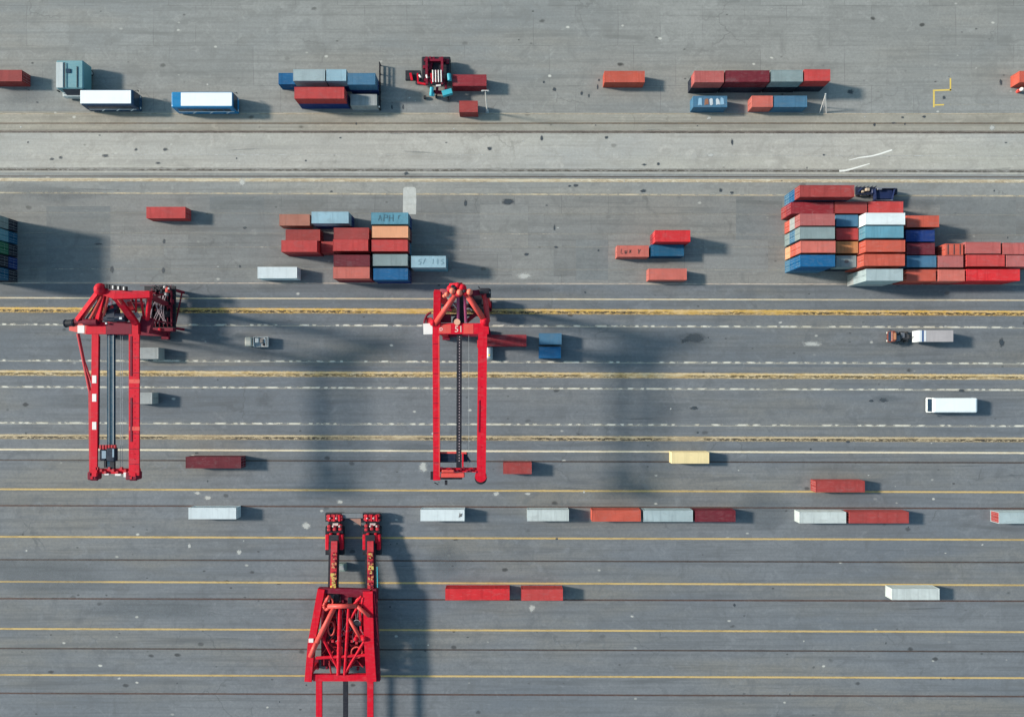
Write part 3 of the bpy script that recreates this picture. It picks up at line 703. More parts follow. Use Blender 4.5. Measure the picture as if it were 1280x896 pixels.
# writing on container roofs
ink = plain('black_ink', (0.03, 0.035, 0.04), 0.7)
ink_soft = plain('faded_ink', (0.055, 0.13, 0.17), 0.8); ink_pale = plain('pale_ink', (0.15, 0.25, 0.30), 0.8)
def lettering(parent, text, x, y, size, mat, sx=1.0, shear=0.0):
    cu = bpy.data.curves.new('lettering', 'FONT'); cu.body = text; cu.size = size; cu.shear = shear; cu.resolution_u = 2
    cu.extrude = 0.004
    ob = bpy.data.objects.new('lettering', cu); C.objects.link(ob)
    dg = bpy.context.evaluated_depsgraph_get(); me = bpy.data.meshes.new_from_object(ob.evaluated_get(dg))
    bpy.data.objects.remove(ob); me.materials.clear(); me.materials.append(mat)
    for v in me.vertices: v.co.x *= sx
    o = bpy.data.objects.new('lettering', me); C.objects.link(o); o.parent = parent
    o.location = (x, y, CH + .012)
    if abs(parent.rotation_euler.z) > 1: o.rotation_euler.z = math.pi; o.location = (-x, -y, CH + .012)
    return o
patch_paint = [paint('roof_patch_white', (.5, .55, .58), .7, .5), paint('roof_patch_rust', (.28, .13, .08), .7, .6), paint('roof_patch_pale', (.25, .42, .55), .7, .6)]
rnd = random.Random(3)
for k, (px0, w_, mt) in enumerate(((-2.7, .9, 2), (-1.3, 1.0, 1), (-.1, .7, 0), (1.2, .9, 0), (2.3, .7, 2))):
    mb = MB(); y0, y1 = -.95 + rnd.uniform(0, .3), .95 - rnd.uniform(0, .3)
    mb.poly([(px0 + rnd.uniform(-.15, .15), y0, CH + .012), (px0 + w_ * .5, y0 + rnd.uniform(-.1, .3), CH + .012), (px0 + w_ + rnd.uniform(-.2, .1), y0 + rnd.uniform(0, .3), CH + .012), (px0 + w_ * .9, y1 - rnd.uniform(0, .5), CH + .012), (px0 + w_ * .4, y1, CH + .012), (px0 + rnd.uniform(-.1, .2), y1 - rnd.uniform(0, .3), CH + .012)])
    o = mb.build('roof_patch', patch_paint[mt], None, off=Vector((0, 0, 0))); o.parent = BLUEPATCH
def by_label(t): return [o for o in C.objects if o.get('label') == t][0]
bar = by_label('short orange container with black bars on its roof')
for x in (-1.2, .1, 1.4): MB().box((x, 0, CH + .02), (.16, 2.2, .05)).build('roof_bar', steel_dark, None, off=Vector((0, 0, 0))).parent = bar
soot_ = paint('soot_grey', (.12, .12, .12), .8, .6); sb = by_label('bright white container first right of the bottom crane, soot at its right end')
m = MB(); m.poly([(3.6, -.5, CH + .012), (4.3, -.2, CH + .012), (4.4, .5, CH + .012), (4.0, .25, CH + .012), (3.8, .6, CH + .012)]); m.build('soot_patch', soot_, None, off=Vector((0, 0, 0))).parent = sb
sp_ = by_label('short grey container with a dark spot in the second column')
m = MB(); m.poly([(.5 * math.cos(k) * (1 + .2 * (k % 2)), .4 * math.sin(k), CH + .012) for k in range(6)]); m.build('dark_spot', soot_, None, off=Vector((0, 0, 0))).parent = sp_
GLYPH = {'A': [[(0, 0), (.5, 1), (1, 0)], [(.2, .4), (.8, .4)]], 'P': [[(0, 0), (0, 1), (.8, .95), (.85, .55), (0, .5)]], 'H': [[(0, 0), (0, 1)], [(.9, 0), (.9, 1)], [(0, .5), (.9, .5)]],
         'r': [[(0, 0), (.05, .7)], [(.05, .5), (.5, .75)]], '5': [[(.9, 1), (.1, .95), (.1, .55), (.8, .5), (.7, .05), (0, 0)]], '/': [[(0, 0), (.6, 1)]], 'I': [[(.3, 0), (.3, 1)]],
         'L': [[(.1, 1), (0, .1), (.7, 0)]], 'u': [[(0, .7), (.1, .05), (.6, .1), (.7, .7)]], 'x': [[(0, 0), (.7, .7)], [(.05, .65), (.7, .05)]], 'Y': [[(0, 1), (.45, .5), (.9, 1)], [(.45, .5), (.35, 0)]], 'S': [[(.8, .95), (.2, .9), (.1, .6), (.8, .4), (.7, .05), (0, 0)]], ' ': []}
def scribble(parent, text, x, y, size, mat, wd=.16, seed=1, skew=.1):
    """hand-painted strokes on a roof"""
    rnd = random.Random(seed); mb = MB(); z = CH + .012; cx_ = x
    fl = -1 if abs(parent.rotation_euler.z) > 1 else 1
    for ch in text:
        sz = size * rnd.uniform(.85, 1.12); dy = rnd.uniform(-.08, .08) * size
        for st in GLYPH[ch]:
            for (ax, ay), (bx, by) in zip(st[:-1], st[1:]):
                a = Vector((cx_ + (ax + skew * ay) * sz * .62 + rnd.uniform(-.04, .04), y + dy + ay * sz, z)); b = Vector((cx_ + (bx + skew * by) * sz * .62 + rnd.uniform(-.04, .04), y + dy + by * sz, z))
                d_ = (b - a).normalized(); n_ = Vector((-d_.y, d_.x, 0)) * wd * rnd.uniform(.3, .65)
                mb.poly([fl * v if False else Vector((fl * v.x, fl * v.y, z)) for v in (a - n_, b - n_ * rnd.uniform(.5, 1), b + n_ * rnd.uniform(.5, 1), a + n_)])
        cx_ += size * rnd.uniform(.72, .9)
    for m_ in clusters(mb, .01):
        o = m_.build('lettering', mat, None, off=Vector((0, 0, 0))); o.parent = parent
scribble(TEAL, 'APH', -2.5, -.6, 1.35, ink_soft, .24, 1, .05); scribble(TEAL, 'r', 1.9, -.2, 1.0, ink_soft, .2, 2)
scribble(GREYBLUE, '5/ IIS', -2.2, -.6, 1.2, ink_pale, .2, 3)
scribble(GRAF, 'Lux Y', -2.7, -.5, 1.15, plain('brown_ink', (.10, .045, .04), .8), .22, 4, .15)

# ------------------------------------------------------------------ vehicles
rubber = plain('tyre_rubber', (0.02, 0.02, 0.022), 0.85)
rimm = paint('wheel_rim', (0.45, 0.45, 0.46), 0.4, 0.3, metallic=0.4)
glass = plain('dark_window_glass', (0.012, 0.03, 0.055), 0.12, 0.0, 0.6)
lampm = plain('lamp_lens', (0.7, 0.7, 0.65), 0.2); redlamp = plain('red_lens', (0.5, 0.02, 0.02), 0.3)
def wheel(parent, c, r, w, axis='y', n=16):
    c = Vector(c); d = Vector((0, w / 2, 0)) if axis == 'y' else Vector((w / 2, 0, 0))
    base = root_world(parent)
    t = MB().tube(c - d, c + d, r, n)
    wo = t.build('wheel', rubber, parent, off=Vector((0, 0, 0)))
    MB().tube(c - d * 1.04, c + d * 1.04, r * .55, 10).build('rim', rimm, wo, off=Vector((0, 0, 0)))
    return wo
def local(mb, name, mat, parent, smooth=False): return build_split(mb, name, mat, parent, Vector((0, 0, 0)), smooth)

def rounded_section(mb, x0, x1, w, z0, z1, r=.28, top_in=.06):
    """coach shell: rounded upright corners in plan and rounded roof edges"""
    lev = [(z0, 0.0), (z0 + .45 * (z1 - z0), 0.0), (z1 - r, top_in), (z1 - .3 * r, top_in + .3 * r), (z1, top_in + r)]
    o = len(mb.v); n = 0
    for z, ins in lev:
        hx, hy = (x1 - x0) / 2 - ins, w / 2 - ins; cx = (x0 + x1) / 2; cr = r; ring = []
        for qx, qy, a0 in ((1, 1, 0), (-1, 1, 90), (-1, -1, 180), (1, -1, 270)):
            for k in range(4):
                a = R(a0 + 30 * k); ring.append((cx + qx * (hx - cr) + cr * math.cos(a), qy * (hy - cr) + cr * math.sin(a), z))
        n = len(ring); mb.v += [Vector(p) for p in ring]
    for k in range(len(lev) - 1):
        for i in range(n):
            j = (i + 1) % n; mb.f.append((o + k * n + i, o + k * n + j, o + (k + 1) * n + j, o + (k + 1) * n + i))
    mb.f.append(tuple(o + (len(lev) - 1) * n + i for i in range(n))); mb.f.append(tuple(o + n - 1 - i for i in range(n)))
def coach(x0, x1, y0, y1, hgt, body, roofm, label, group, roof_x=None, stripe_m=None, hatches=(), front=1):
    k = S * (H - hgt) / H
    cx, cy, L, Wd = ((x0 + x1) / 2 - NX) * k, (NY - (y0 + y1) / 2) * k, (x1 - x0) * k, (y1 - y0) * k
    t = thing('coach', (cx, cy, .02), label, 'bus', group)
    hL = L / 2
    m = MB(); rounded_section(m, -hL, hL, Wd, .35, hgt); local(m, 'body', body, t)
    ra, rb = roof_x or (-hL + .45, hL - .45)
    m = MB(); m.cbox(((ra + rb) / 2, 0, hgt + .02), (rb - ra, Wd - .62, .10), .05); ro = local(m, 'roof', roofm, t)
    for hx, hw, hl in hatches:
        local(MB().cbox((hx, 0, hgt + .09), (hl, hw, .08), .03), 'roof_hatch', glass, ro)
    nwin = max(4, int(L / 1.7)); ww = (L - 2.0) / nwin
    for s_ in (-1, 1):
        for i in range(nwin):
            xa = -hL + 1.0 + i * ww
            m = MB(); m.box((xa + ww / 2, s_ * (Wd / 2 - .035), hgt * .63), (ww - .12, .10, hgt * .30)); local(m, 'window', glass, t)
        if stripe_m:
            m = MB(); m.box((0, s_ * (Wd / 2 + .004), hgt * .40), (L - 1.2, .03, .22))
            for i in range(3): m.beam((-hL * .5 + i * hL * .55, s_ * (Wd / 2 + .004), hgt * .15), (-hL * .5 + i * hL * .55 + 1.3, s_ * (Wd / 2 + .004), hgt * .44), .035, .22, up=(0, 0, 1))
            local(m, 'body_stripe', stripe_m, t)
        for wx in (-hL + 1.9, hL - 2.6):
            wheel(t, (wx, s_ * (Wd / 2 - .18), .5), .5, .32)
        m = MB(); m.box((front * (hL + .02), s_ * Wd * .36, .9), (.10, .42, .22)); local(m, 'headlight', lampm, t)
        m = MB(); m.box((-front * (hL + .02), s_ * Wd * .40, 1.2), (.08, .22, .42)); local(m, 'tail_light', redlamp, t)
        m = MB(); m.beam((front * (hL - .1), s_ * (Wd / 2 - .1), hgt * .8), (front * (hL + .35), s_ * (Wd / 2 + .18), hgt * .74), .06, .06); m.box((front * (hL + .35), s_ * (Wd / 2 + .18), hgt * .66), (.12, .22, .45)); local(m, 'mirror', steel_dark, t)
    m = MB(); m.beam((front * (hL - .01), 0, hgt * .36), (front * (hL - .07), 0, hgt * .88), .10, Wd - .5, up=(0, 1, 0)); local(m, 'windscreen', glass, t)
    m = MB(); m.box((-front * (hL - .03), 0, hgt * .66), (.08, Wd - .8, hgt * .28)); local(m, 'rear_window', glass, t)
    return t
bus_white = paint('coach_white', (.70, .73, .73), .45, .15, rust=0, spec=.25); bus_blue = paint('coach_blue', (.015, .17, .36), .3, .15, rust=0)
bus_navy = paint('coach_navy', (.02, .05, .10), .3, .15, rust=0)
G7 = 'white roofed coaches'
coach(100, 166.5, 111.5, 131.5, 3.7, bus_navy, bus_white, 'coach with white roof and dark navy striped sides beside a teal truck', G7, (-5.75, 5.4), bus_white)
coach(213.5, 291, 114.3, 134.6, 3.7, bus_blue, bus_white, 'blue coach with white roof panel and blue rear roof', G7, (-4.55, 6.65), bus_white)
coach(1166, 1222.5, 497, 516, 2.8, bus_white, bus_white, 'all white bus with a dark windscreen in the lower lane at right', G7, None, None, (), front=-1)

def truck_parts(t, x0, x1, w):
    m = MB()
    for s_ in (-1, 1): m.box(((x0 + x1) / 2, s_ * .45, .85), (x1 - x0, .12, .28))
    for k in range(int((x1 - x0) / 1.2)): m.box((x0 + .6 + k * 1.2, 0, .85), (.10, .78, .16))
    local(m, 'chassis', steel_dark, t)
# teal truck at the top, facing down
def teal_truck():
    h = 3.6; c = P(87, 100, h); t = thing('yard_truck', (c.x, c.y, .02), 'wide teal truck cab with dark windscreen behind the first coach', 'truck')
    tealp = paint('truck_teal', (.13, .27, .30), .4, .35); pale = paint('truck_pale', (.42, .46, .46), .45, .4)
    # -y is the front
    Wd = M(34, h)
    m = MB(); m.cbox((0, 1.2, 2.2), (Wd, 6.2, 2.8), .2); local(m, 'cab', tealp, t)
    m = MB(); m.cbox((-Wd * .35, 1.0, h + .06), (Wd * .26, 5.6, .22), .05); local(m, 'roof_panel', pale, t)
    m = MB(); m.box((-.2, 1.9, h + .08), (1.0, .9, .18)); local(m, 'roof_hatch', glass, t)
    m = MB(); m.beam((.3, -1.86, 3.3), (.3, -2.5, 1.7), Wd * .72, .12); local(m, 'windscreen', glass, t)
    m = MB(); m.cbox((0, -2.2, 1.1), (Wd * .98, 1.2, 1.2), .15); local(m, 'bonnet', pale, t)
    for s_ in (-1, 1):
        m = MB(); m.box((s_ * Wd * .36, -2.83, 1.2), (.5, .08, .3)); local(m, 'headlight', lampm, t)
        m = MB(); m.box((s_ * (Wd / 2 + .2), -2.0, 2.5), (.3, .2, .8)); local(m, 'mirror', steel_dark, t)
        for yy in (-1.6, 2.9): wheel(t, (s_ * (Wd / 2 - .25), yy, .62), .62, .4, 'x')
    m = MB(); m.box((-.9, 1, h + .2), (.12, 5.4, .12)); m.box((1.7, 0.6, h + .1), (.12, 4.6, .12)); local(m, 'roof_rail', steel_dark, t)
teal_truck()
# articulated lorry in the crane lane
def lorry():
    h = 3.7; a, b = P(1148, 421, h), P(1192, 421, h); c = P(1152, 421, 1); t = thing('articulated_lorry', (c.x, c.y, .02), 'lorry with dark orange cab, bare dark chassis and grey box trailer', 'lorry')
    org = paint('cab_orange', (.17, .045, .03), .4, .3); bx = paint('trailer_grey', (.36, .33, .33), .5, .35); wt = paint('trailer_white', (.60, .62, .63), .45, .3); nv = paint('trailer_navy', (.06, .12, .25), .4, .3)
    X = lambda px_, h_=0: P(px_, 421, h_).x - c.x
    Wd = 2.5
    x0, x1 = X(1149, 3.6), X(1191.5, 3.6); xm = X(1152.3, 3.6); xn = X(1155, 3.6); yo = 0
    m = MB(); m.box(((xn + x1) / 2, yo, 2.35), (x1 - xn, Wd, 2.5)); local(m, 'trailer_box', bx, t)
    m = MB(); m.box(((x0 + xm) / 2, yo, 2.35), (xm - x0, Wd, 2.5)); local(m, 'trailer_front', wt, t)
    m = MB(); m.box(((xm + xn) / 2, yo, 2.33), (xn - xm - .01, Wd - .06, 2.46)); local(m, 'trailer_band', nv, t)
    m = MB(); m.box((xn + .25, yo, 3.62), (.35, Wd - .1, .05)); local(m, 'trailer_rib', wt, t)
    xc = X(1113, 2.5); xe = X(1150)
    m = MB()
    for s_ in (-1, 1): m.box(((xc + x1) / 2, s_ * .45, .88), (x1 - xc, .14, .3))
    for k in range(9): m.box((xc + 1 + k * 1.4, 0, .88), (.1, .76, .2))
    local(m, 'chassis', steel_dark, t)
    m = MB(); m.cbox((xc + .65, 0, 1.75), (.95, 2.4, 1.9), .15); cab = local(m, 'cab', org, t)
    m = MB(); m.beam((xc + .09, 0, 1.6), (xc + .16, 0, 2.45), .08, 2.1, up=(0, 1, 0)); local(m, 'windscreen', glass, cab)
    m = MB(); m.box((xc + .85, 0, 2.74), (.5, 1.5, .12)); local(m, 'roof_vent', paint('vent_tan', (.42, .19, .10), .5, .3), cab)
    m = MB(); m.cbox((xc + 2.1, -.35, 1.5), (.9, 1.3, .9), .1); m.tube((xc + 1.7, .85, 1.0), (xc + 2.6, .85, 1.0), .3); m.cbox((xc + 3.3, .3, 1.35), (.8, 1.2, .7), .1); local(m, 'engine_block', paint('engine_grey', (.12, .13, .15), .5, .4), t)
    m = MB(); m.tube((xc + 4.2, 0, 1.15), (xc + 4.2, 0, 1.3), .7, 16); m.path([Vector((xc + 2.6, .2, 1.6)), Vector((xc + 3.4, -.4, 1.8)), Vector((xc + 4.4, -.2, 1.7)), Vector((xe, .1, 1.9))], .07); local(m, 'coupling', steel_dark, t)
    for wx in (xc + .9, xc + 3.4, xc + 4.6, x1 - 1.0, x1 - 2.2):
        for s_ in (-1, 1): wheel(t, (wx, s_ * .98, .5), .5, .38)
    for s_ in (-1, 1):
        m = MB(); m.box((xc + .06, s_ * .9, 1.05), (.08, .35, .2)); local(m, 'headlight', lampm, t)
        m = MB(); m.box((xc + .2, s_ * 1.38, 2.1), (.2, .2, .5)); local(m, 'mirror', steel_dark, t)
lorry()
# small works truck
def works_truck():
    h = 1.8; c = P(320, 427, h); t = thing('works_truck', (c.x, c.y, .02), 'small dusty grey flatbed truck with a loaded bed', 'truck')
    tn = paint('cab_dust', (.40, .39, .34), .5, .4); gy_ = paint('bed_grey', (.52, .53, .52), .5, .45); lb = paint('load_brown', (.28, .23, .20), .7, .4)
    L = M(30, h)
    m = MB(); m.cbox((-L / 2 + .95, 0, 1.2), (1.5, 2.0, 1.5), .18); cab = local(m, 'cab', tn, t)
    m = MB(); m.beam((-L / 2 + .17, 0, 1.25), (-L / 2 + .38, 0, 1.85), .06, 1.7, up=(0, 1, 0)); local(m, 'windscreen', glass, cab)
    m = MB(); m.box((.95, 0, .95), (L - 2.2, 2.2, .16))
    for s_ in (-1, 1): m.box((.95, s_ * 1.08, 1.25), (L - 2.2, .08, .5))
    m.box((L / 2 - .18, 0, 1.25), (.08, 2.1, .5)); m.box((-.60, 0, 1.4), (.08, 2.1, .8)); local(m, 'bed', gy_, t)
    tag(local(MB().cbox((.2, .3, 1.42), (.8, 1.0, .75), .1), 'crate', gy_, t)); local(MB().cbox((1.1, .2, 1.35), (.7, .9, .62), .08), 'crate', lb, t)
    m = MB(); m.box((1.7, .35, 1.2), (.25, 1.1, .3)); m.box((2.05, -.1, 1.25), (.12, 1.7, .36)); local(m, 'load_rack', gy_, t)
    local(MB().ball((1.45, -.6, 1.15), .33, 8, 5), 'sack', steel_dark, t)
    for wx in (-L / 2 + .9, L / 2 - 1.0):
        for s_ in (-1, 1): wheel(t, (wx, s_ * .92, .4), .4, .26)
    for s_ in (-1, 1): local(MB().box((-L / 2 + .18, s_ * .7, .9), (.06, .3, .18)), 'headlight', lampm, t)
works_truck()
# two dark vehicles behind the right block
def dark_trucks():
    c = P(1082, 239, 1); t = thing('flatbed_trailer', (c.x, c.y, .02), 'black flatbed trailer with scattered gear beside the northernmost container', 'trailer', None)
    bk = paint('trailer_black', (.02, .025, .045), .45, .3); nv = paint('tipper_navy', (.015, .025, .075), .4, .25)
    m = MB(); m.box((0, 0, 1.0), (4.6, 1.7, .22))
    for k in range(6): m.box((-2.1 + .84 * k, .92, 1.2), (.12, .12, .8)); m.box((-2.1 + .84 * k, -.92, 1.2), (.12, .12, .5))
    local(m, 'bed', bk, t)
    m = MB(); m.cbox((.2, .2, 1.35), (.9, .7, .5), .1); m.cbox((-.8, -.2, 1.3), (.6, .5, .4), .1); local(m, 'gear', paint('gear_tan', (.42, .33, .24), .6, .4), t)
    m = MB(); m.tube((-1.8, -.3, 1.3), (-1.0, .5, 1.3), .2); m.cbox((1.5, -.2, 1.35), (.8, .9, .5), .1); local(m, 'gear', nv, t)
    for wx in (-1.5, 1.6):
        for s_ in (-1, 1): wheel(t, (wx, s_ * .8, .45), .45, .3)
    c = P(1107, 242, 2.6); t = thing('tipper_truck', (c.x, c.y, .02), 'navy tipper with flared body behind the right block', 'truck', None)
    m = MB(); h = 2.6
    for z, a in ((1.0, 0.0), (h, .25)):
        m.v += [Vector((-1.9 - a * .3, -1.25 - a, z)), Vector((1.5 + a * .2, -1.25 - a, z)), Vector((2.0 + a * .7, 1.1 + a * .3, z)), Vector((-1.9 - a, 1.1 + a * .3, z))]
    m.f += [(0, 1, 5, 4), (1, 2, 6, 5), (2, 3, 7, 6), (3, 0, 4, 7), (3, 2, 1, 0)]
    m.box((0, 0, 1.55), (3.6, 2.0, .9)); local(m, 'tipper_body', nv, t)
    m = MB(); m.beam((-2.2, 1.2, h), (2.4, 1.2, h), .16, .16); m.beam((-2.0, -1.5, h), (1.6, -1.5, h), .16, .16); m.cbox((-1.4, .95, h + .1), (1.0, .4, .3), .05); local(m, 'rim_rail', paint('rail_grey', (.16, .17, .2), .4, .4), t)
    m = MB(); m.box((0, 0, .8), (4.4, .9, .25)); local(m, 'chassis', steel_dark, t)
    m = MB(); m.cbox((2.6, .7, 1.3), (.9, 1.4, 1.5), .15); local(m, 'cab', bk, t)
    for wx in (-1.2, 1.8):
        for s_ in (-1, 1): wheel(t, (wx, s_ * .95, .5), .5, .3)
dark_trucks()

# red reach stacker at the top
RED = paint('crane_red', (.55, .006, .022), .6, .5, rust=.5, spec=.12)
RED2 = paint('crane_red_worn', (.45, .03, .04), .45, .5, rust=.3)
DRED = paint('crane_dark_red', (.16, .008, .024), .6, .4, spec=.15)
ORED = paint('crane_orange_red', (.62, .075, .06), .45, .4)
BLK = paint('machine_black', (.018, .018, .024), .5, .3)
NAV = paint('machine_navy', (.010, .018, .036), .45, .35)
GRYM = paint('machine_grey', (.33, .36, .37), .45, .4, metallic=.2)
WHT = paint('marking_white', (.70, .65, .61), .5, .25, rust=0)
HOSE = paint('hose_pale', (.40, .30, .31), .55, .3)
YEL = paint('machine_yellow', (.78, .55, .06), .5, .4)
TBLU = paint('trolley_beam_teal', (.012, .05, .08), .4, .3)
CYAN = paint('machine_cyan', (.05, .38, .46), .45, .4)
def reach_stacker():
    c = P(545, 98, 2); t = thing('reach_stacker', (c.x, c.y, .02), 'red reach stacker with teal cylinders and white pipes beside a dark red container', 'reach stacker')
    q = lambda a, b, h: P(a, b, h) - c + Vector((0, 0, 2))
    m = MB(); m.cbox((0, 2.2, 1.5), (6.4, 5.0, 1.6), .2); m.cbox((-5.2, .9, 1.3), (3.4, 2.2, .5), .1); local(m, 'body', BLK, t)
    m = MB(); m.box((-1.9, 1.0, 3.2), (.5, 6.0, .7)); m.box((1.5, 1.0, 3.2), (.5, 6.0, .7)); m.box((-.2, -1.0, 3.0), (4.6, .5, .6)); m.box((-.2, 3.4, 3.0), (4.6, .5, .6)); local(m, 'boom', DRED, t)
    rnd = random.Random(4); m = MB()
    for k in range(16):
        x, y = rnd.uniform(-3, 3), rnd.uniform(-1.2, 4.4); m.cbox((x, y, 2.5), (rnd.uniform(.2, .9), rnd.uniform(.3, 1.1), rnd.uniform(.3, .8)), .06)
    local(m, 'engine_part', DRED, t)
    m = MB()
    for a in (522, 534, 539): m.beam(q(a, 92, 3.4), q(a + .5, 105, 3), .3, .3)
    m.beam(q(522, 104, 3), q(533, 106, 3), .4, .4); m.beam(q(513, 92, 2), q(515, 101, 2), .5, .4); local(m, 'lift_arm', RED, t)
    m = MB()
    for a in (541, 544.5, 548, 551.5): m.tube(q(a, 88, 3.8), q(a + .3, 103, 3.7), .13, 8)
    m.tube(q(524, 94, 3.6), q(526, 97, 3.6), .2); m.tube(q(533, 94, 3.6), q(534, 98, 3.6), .2); m.beam(q(545, 107.6, 3), q(551, 107, 3), .3, .3); local(m, 'pipe', WHT, t)
    m = MB(); m.tube(q(540, 109, 2.4), q(539, 120, 1.6), .42, 10); m.tube(q(537, 118, 1.6), q(543, 118.5, 1.6), .4); m.beam(q(553, 118, 1.8), q(565, 114.5, 1.8), 1.1, .9); m.tube(q(561, 93, 3), q(562, 101, 3), .45); local(m, 'cylinder', CYAN, t)
    m = MB(); m.beam(q(541, 115, 1.3), q(563, 117, 1.3), .6, .5); m.beam(q(547, 103, 2), q(546, 118, 1.4), .5, .5); m.beam(q(557, 103, 2), q(558, 118, 1.4), .5, .5); local(m, 'spreader', DRED, t)
    for a, b in ((531, 122), (545.5, 121), (560.5, 123.5)): wheel(t, q(a, b, .42) if True else 0, .42, .4, 'x')
    for a in (525, 561): wheel(t, q(a, 96, .7), .7, .5, 'x')
reach_stacker()

# ------------------------------------------------------------------ posts, barrier, little things
def mast(pxx, pyy, h, label):
    c = P(pxx, pyy); t = thing('lamp_mast', (c.x, c.y, .02), label, 'mast', None)
    m = MB(); m.tube((0, 0, 0), (0, 0, h), .16, 10, .09); local(m, 'pole', WHT, t)
    local(MB().cbox((0, 0, .2), (.8, .8, .4), .08), 'base', GRYM, t)
    m = MB(); m.beam((-.7, 0, h), (.7, 0, h), .12, .12); local(m, 'crossarm', WHT, t)
    for s_ in (-1, 1): local(MB().cbox((s_ * .6, 0, h - .18), (.45, .3, .2), .04), 'lamp_head', GRYM, t)
mast(609, 140, 10.5, 'slim white lamp mast beside the small brick skip')
c = P(1029, 141); t = thing('tripod_post', (c.x, c.y, .02), 'white tripod post right of the dark container stack', 'post')
ap = P(1032, 118, 4.5) - c
for a in ((-.8, 0, 0), (.7, -.1, 0), (.1, 1.2, 0)): local(MB().tube(a, (ap.x, ap.y, 4.5), .08, 8), 'leg', WHT, t)
local(MB().ball((ap.x, ap.y, 4.5), .2, 8, 5), 'cap', GRYM, t)
c = P(476, 138); t = thing('steel_barrier', (c.x, c.y, .02), 'black steel barrier on the right side of the blue and red stack', 'barrier')
m = MB()
for k in range(6): m.box((0, 2 * k, .8), (.2, .2, 1.6))
m2 = MB()
for z in (.45, 1.0, 1.5): m2.box((0, 5, z), (.1, 10.2, .3))
local(m, 'post', BLK, t); local(m2, 'rail', BLK, t)
local(MB().ball((0, 0, 1.75), .2, 8, 5), 'lamp', WHT, t)
c = P(585, 137.5, 2.6)
t = thing('storage_tank', P(609, 441), 'grey rounded tank standing by the right girder of the centre crane', 'tank')
m = MB(); m.tube((.6, -.9, .15), (.6, .9, .15), .5); m.box((.5, 0, .12), (1.6, 3.2, .2)); local(m, 'cradle', GRYM, t)
m = MB(); m.tube((.5, -1.1, 1.0), (.5, 1.1, 1.0), .8, 20); m.ball((.5, 1.1, 1.0), .8, 16, 8, (1, .6, 1)); m.ball((.5, -1.1, 1.0), .8, 16, 8, (1, .6, 1)); local(m, 'vessel', GRYM, t)
local(MB().tube((.5, -.6, 1.7), (.5, -.6, 2.0), .2), 'valve', YEL, t)
c = P(427.5, 707); t = thing('equipment_cabinet', (c.x, c.y, .02), 'low grey-green cabinet between the legs of the bottom crane', 'cabinet')
local(MB().cbox((0, 0, .7), (2.3, 1.7, 1.4), .08), 'housing', paint('cabinet_green', (.20, .27, .25), .5, .4), t); local(MB().box((0, -.86, .7), (1.7, .05, 1.0)), 'door', GRYM, t)
local(MB().box((.3, 0, 1.43), (1.2, 1.0, .06)), 'lid', GRYM, t)
c = P(1271.5, 115); t = thing('hydrant_post', (c.x, c.y, .02), 'small red and white hydrant post at the upper right edge', 'hydrant')
local(MB().tube((0, 0, 0), (0, 0, 1.2), .35, 12), 'barrel', ORED, t); local(MB().ball((0, 0, 1.25), .42, 10, 6), 'cap', WHT, t); local(MB().tube((-.6, 0, .8), (.6, 0, .8), .18), 'outlet', ORED, t)

# ------------------------------------------------------------------ the three cranes
class Crane:
    def __init__(s, pxx, pyy, label):
        s.t = thing('gantry_crane', P(pxx, pyy), label, 'crane', 'red gantry cranes'); s.o = s.t.location.copy()
    def part(s, name, mb, mat, parent=None, smooth=False):
        return build_split(mb, name, mat, parent or s.t, s.o, smooth)
    def bogie(s, p):
        b = MB().box((p.x, p.y, .95), (1.6, 2.2, .7)); bo = s.part('bogie', b, DRED)
        for dx in (-.5, .5):
            for dy in (-.7, .7): s.part('wheel', MB().tube((p.x + dx - .15, p.y + dy, .42), (p.x + dx + .15, p.y + dy, .42), .4, 12), BLK, bo)
def tp(a, b, h): return P(a, b, h)

def bolts(mb, p, q, n, r=.07, up=.06):
    for i in range(n):
        c = Vector(p).lerp(Vector(q), (i + .5) / n); mb.box((c.x, c.y, c.z + up), (r * 2, r * 2, up * 2))

